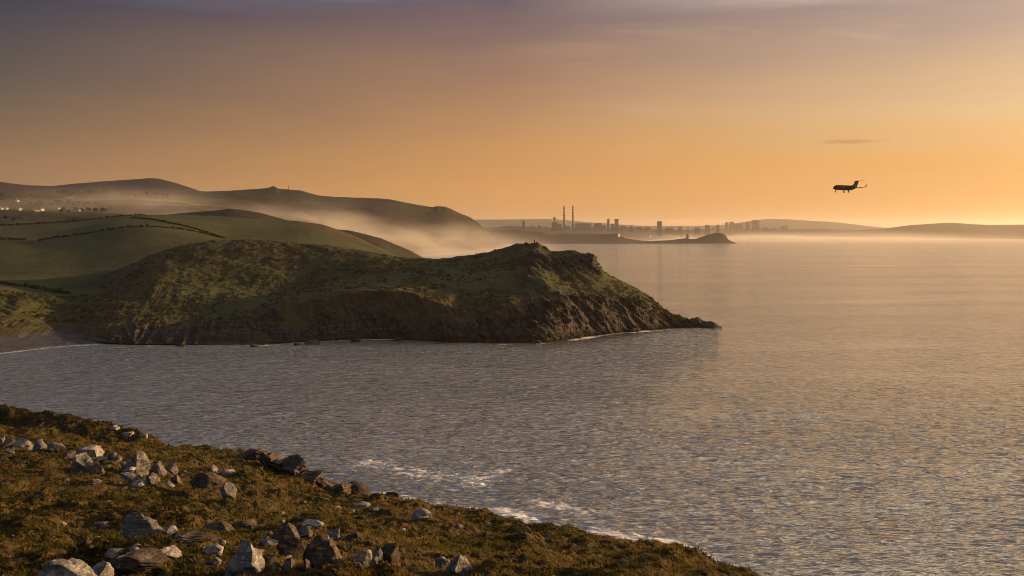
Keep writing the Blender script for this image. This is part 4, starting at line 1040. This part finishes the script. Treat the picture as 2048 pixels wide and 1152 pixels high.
# lighthouse on the cape
Yd = 5990; zg = cape.ground((1434.5 - 1024) / F * Yd, Yd)
lh = empty('lighthouse', ((1434.5 - 1024) / F * Yd, Yd, zg - 1))
tw = MB().tube([(0, 0, 0), (0, 0, 8), (0, 0, 15)], [4.2, 3.4, 2.9], 16).build('tower', M_stone, lh, True)
MB().tube([(0, 0, 15), (0, 0, 16)], [4.1, 4.1], 16).build('gallery', M_slate, lh)
MB().tube([(0, 0, 16), (0, 0, 19)], [2.1, 2.1], 12).build('lantern_room', M_glass, lh)
MB().tube([(0, 0, 19), (0, 0, 20.3), (0, 0, 21.5)], [2.5, 1.5, .2], 12).build('dome', M_slate, lh)
MB().box((0, -4.1, 0), (1.4, .4, 2.4)).build('door', M_slate, lh)
tag(lh, 'small lighthouse tower standing on the rounded hill at the end of the cape', 'lighthouse')
def far_house(x, y, w_, h_, Yd, L, lab, name='white_building'):
    zg = L.ground((x - 1024) / F * Yd, Yd)
    e = empty(name, ((x - 1024) / F * Yd, Yd, zg), .9)
    wl, rf = house_parts(w_, w_ * .7, h_); wl.build('wall', M_white, e); rf.build('roof', M_slate, e)
    for i in range(3): MB().box((-w_ * .3 + i * w_ * .3, -w_ * .35 - .05, h_ * .4), (w_ * .12, .1, h_ * .25)).build('window', M_glass, e)
    tag(e, lab, 'building')
far_house(1440, 468, 16, 5, 5990, cape, 'low keeper house beside the lighthouse')
far_house(1236, 471, 24, 16, 6150, cape, 'bright white building on the near hazy shore under the thick tower')
far_house(1299, 465, 22, 12, 8600, cityland, 'white building speck left of the lone dark tower on the shore')
far_house(1377, 473, 16, 14, 5970, cape, 'sunlit white house beside the small martello like tower')
Yd = 5975; x = 1374.5; zg = cape.ground((x - 1024) / F * Yd, Yd)
e = empty('round_tower', ((x - 1024) / F * Yd, Yd, zg - 1))
MB().tube([(0, 0, 0), (0, 0, 20)], [7, 5.5], 16).build('wall', M_stone, e, True); MB().tube([(0, 0, 20), (0, 0, 24), (0, 0, 30)], [6.4, 4, .4], 14).build('roof', M_slate, e)
tag(e, 'stout round tower with a pointed roof on the neck of the cape', 'tower')

# ------------------------------------------------------------------ AIRCRAFT
M_air = simple('shaded_aircraft_black', (.006, .0055, .006), .9, .1, spec=.03)  # near black: the shade on the jet is put into its colour
M_tyre = simple('tyre_rubber', (.012, .012, .012)); M_cock = simple('cockpit_glass', (.004, .005, .006), .5, spec=.1)
def wingmb(mb, root, tip, cr, ct, tr, tt):
    (rx, ry, rz_), (tx, ty, tz) = root, tip
    prof = [(0, 0), (.25, .5), (.6, .42), (1, 0), (.6, -.3), (.25, -.4)]
    vs = [(rx + u * cr, ry, rz_ + v_ * tr) for u, v_ in prof] + [(tx + u * ct, ty, tz + v_ * tt) for u, v_ in prof]
    n_ = 6; fs = [(i, (i + 1) % n_, n_ + (i + 1) % n_, n_ + i) for i in range(n_)] + [tuple(range(n_ - 1, -1, -1)), tuple(range(n_, 2 * n_))]
    return mb.add(vs, fs)
YA = 820.0; pa = at(1690, 376, YA)
# local frame: +X is aft, +Y to one side
jet = empty('jet', pa, math.radians(34.5)); L0 = 15.0
fus = MB().tube([(-15, 0, -.75), (-14.6, 0, -.65), (-13.6, 0, -.35), (-12.2, 0, -.05), (-10.5, 0, .15), (-6, 0, .15), (5, 0, .15), (8.5, 0, .3), (12, 0, .75), (14.6, 0, 1.1), (15.2, 0, 1.2)],
                 [.05, .6, 1.2, 1.75, 2.0, 2.1, 2.1, 1.9, 1.25, .45, .1], 20).build('fuselage', M_air, jet, True)
wn = MB().tube([(-13.2, 0, .25), (-12.2, 0, .78)], [(.55, .62), (.25, 1.0)], 12).build('windscreen', M_cock, jet, True)
for sg in (-1, 1):
    wm = MB(); wingmb(wm, (-2.2, sg * .9, -.75), (5.6, sg * 14.2, .35), 7.6, 2.0, 1.1, .34); wg_ = wm.build('wing', M_air, jet)
    wl_ = MB(); wingmb(wl_, (5.9, sg * 14.2, .35), (7.8, sg * 15.0, 2.6), 1.9, .9, .3, .2); wl_.build('winglet', M_air, wg_)
    en = MB().tube([(4.6, sg * 2.9, 1.3), (4.9, sg * 2.9, 1.3), (6.5, sg * 2.9, 1.33), (8.6, sg * 2.9, 1.35), (9.3, sg * 2.9, 1.37)], [.8, 1.0, 1.08, .85, .6], 16).build('engine', M_air, jet, True)
    MB().box((6.6, sg * 2.1, 1.2), (2.4, .9, .25)).build('pylon', M_air, en)
    tp = MB(); wingmb(tp, (14.2, sg * .1, 6.25), (17.8, sg * 5.8, 6.25), 3.4, 1.5, .4, .18); tp.build('tailplane', M_air, jet)
    for yy, ln in ((sg * 2.3, 2.0),):
        gm = MB().tube([(1.6, yy, -.8), (1.6, yy, -3.1)], [.38, .3], 8).box((1.3, yy - .5, -2.0), (.8, .08, 1.2)).build('landing_gear', M_air, jet)
        for q in (-.32, .32):
            MB().tube([(1.6, yy + q - .2, -3.2), (1.6, yy + q + .2, -3.2)], [.58, .58], 16).build('wheel', M_tyre, gm)
fin = MB().add([(7.4, -.25, 1.7), (15.2, -.2, .9), (18.2, -.15, 6.4), (13.8, -.15, 6.4), (10.6, -.2, 2.7), (7.4, .25, 1.7), (15.2, .2, .9), (18.2, .15, 6.4), (13.8, .15, 6.4), (10.6, .2, 2.7)],
               [(0, 1, 2, 3, 4), (9, 8, 7, 6, 5), (0, 5, 6, 1), (1, 6, 7, 2), (2, 7, 8, 3), (3, 8, 9, 4), (4, 9, 5, 0)]).build('fin', M_air, jet)
gm = MB().tube([(-12.0, 0, -.9), (-12.1, 0, -3.3)], [.22, .18], 8).build('landing_gear', M_air, jet)
MB().tube([(-12.1, -.35, -3.4), (-12.1, .35, -3.4)], [.5, .5], 14).build('wheel', M_tyre, gm)
tag(jet, 'small dark business jet flying left with its wheels down over the sea', 'aeroplane')

# ------------------------------------------------------------------ AIR: haze, mist, cloud
def closed_box(name, lo, hi, mat):
    me = bpy.data.meshes.new(name); bm = bmesh.new(); bmesh.ops.create_cube(bm, size=1)
    for v_ in bm.verts: v_.co = Vector([(lo[i] + hi[i]) / 2 + v_.co[i] * (hi[i] - lo[i]) for i in range(3)])
    bm.to_mesh(me); bm.free(); me.materials.append(mat)
    o = bpy.data.objects.new(name, me); col.objects.link(o); return o
M_haze, T, out = mat_new('haze_air')
pv = T.new('ShaderNodeVolumePrincipled'); pv.inputs['Color'].default_value = (.93, .90, .88, 1)
pv.inputs['Density'].default_value = 2.4e-5; pv.inputs['Anisotropy'].default_value = .7
T.l.new(pv.outputs[0], out.inputs['Volume'])
hz = closed_box('haze', (-42000, -60, -8), (42000, 42000, 440), M_haze)
tag(hz, 'thin warm haze in the air over the whole bay', 'haze', kind='stuff')

def mist(name, lo, hi, dens, ztop, zthick, label, nscale, seedoff, rate=1.0, fade=None, color=(.99, .96, .92, 1), an=.15):
    m, T, out = mat_new(name + '_air')
    pos = T.new('ShaderNodeNewGeometry').outputs['Position']
    sp = T.new('ShaderNodeSeparateXYZ'); T.put(sp.inputs[0], pos)
    top_ = ztop(T, sp)
    off = T.new('ShaderNodeVectorMath', operation='ADD'); T.put(off.inputs[0], pos); off.inputs[1].default_value = (seedoff, seedoff, 0)
    n_ = T.noise(T.mapping(off.outputs[0], (1, 1, 3)), nscale, 3, .55)
    zz_ = T.math('SUBTRACT', T.math('ADD', top_, T.math('MULTIPLY', T.math('SUBTRACT', n_, .5), zthick * 3.0)), sp.outputs[2])
    f = T.rng(zz_, 0, zthick, 0, 1)
    n2_ = T.noise(T.mapping(off.outputs[0], (1, .6, 2.5)), nscale * 2.6, 4, .6, .5)
    f = T.math('MULTIPLY', T.math('MULTIPLY', f, f), T.rng(n2_, .34, .62, .12, 1.5))
    if fade: f = T.math('MULTIPLY', f, fade(T, sp))
    pv = T.new('ShaderNodeVolumePrincipled'); pv.inputs['Color'].default_value = color
    pv.inputs['Anisotropy'].default_value = an
    T.put(pv.inputs['Density'], T.math('MULTIPLY', f, dens))
    T.l.new(pv.outputs[0], out.inputs['Volume'])
    m.cycles.volume_step_rate = rate
    o = closed_box(name, lo, hi, m)
    tag(o, label, 'mist', kind='stuff'); return o
# valley mist: pours from the left down to the bay between the spur and the long hill
def vtop(T, sp):
    return T.rng(sp.outputs[0], -1100, 0, 225, 75)
def vfade(T, sp):
    a = T.rng(sp.outputs[0], -1500, -500, .6, 1, True); b_ = T.rng(sp.outputs[0], 250, -250, 0, 1, True)
    c_ = T.rng(sp.outputs[1], 2450, 2900, 0, 1, True)
    return T.math('MULTIPLY', T.math('MULTIPLY', a, b_), c_)
mist('valley_mist', (-1500, 1950, -6), (300, 4400, 300), 8.5e-4, vtop, 70, 'low pink mist pouring through the valley to the bay', .0026, 0, fade=vfade)
def stop_(T, sp): return 70.0
def sfade(T, sp): return T.math('MULTIPLY', T.rng(sp.outputs[1], 4600, 7500, 0, 1, True), T.rng(sp.outputs[0], 1800, 5500, 1, .4, True))
mist('sea_mist', (-3000, 4500, -6), (9000, 19000, 150), 3.0e-4, stop_, 80, 'thin golden mist lying over the far shore and the city', .0006, 500, fade=sfade)

# small cloud streak
m, T, out = mat_new('cloud_streak_air')
oc = T.new('ShaderNodeTexCoord').outputs['Object']
ln = T.new('ShaderNodeVectorMath', operation='LENGTH'); T.put(ln.inputs[0], T.mapping(oc, (1 / 800., 1 / 300., 1 / 55.)))
n_ = T.noise(T.mapping(oc, (1, 1, 4)), .004, 4, .6)
f = T.rng(T.math('ADD', ln.outputs[1], T.math('MULTIPLY', T.math('SUBTRACT', n_, .5), 1.5)), .85, .2)
pv = T.new('ShaderNodeVolumePrincipled'); pv.inputs['Color'].default_value = (.55, .40, .36, 1); T.put(pv.inputs['Density'], T.math('MULTIPLY', f, .0028))
T.l.new(pv.outputs[0], out.inputs['Volume'])
pc = at(1703, 283, 16000)
me = bpy.data.meshes.new('cloud'); bm = bmesh.new(); bmesh.ops.create_icosphere(bm, subdivisions=3, radius=1)
for v_ in bm.verts: v_.co = Vector((v_.co.x * 800, v_.co.y * 300, v_.co.z * 60))
bm.to_mesh(me); bm.free(); me.materials.append(m)
o = bpy.data.objects.new('cloud', me); col.objects.link(o); o.location = pc; o.rotation_euler = (0, math.radians(-1.5), 0)
tag(o, 'thin dark streak of cloud above the jet in the golden sky', 'cloud')
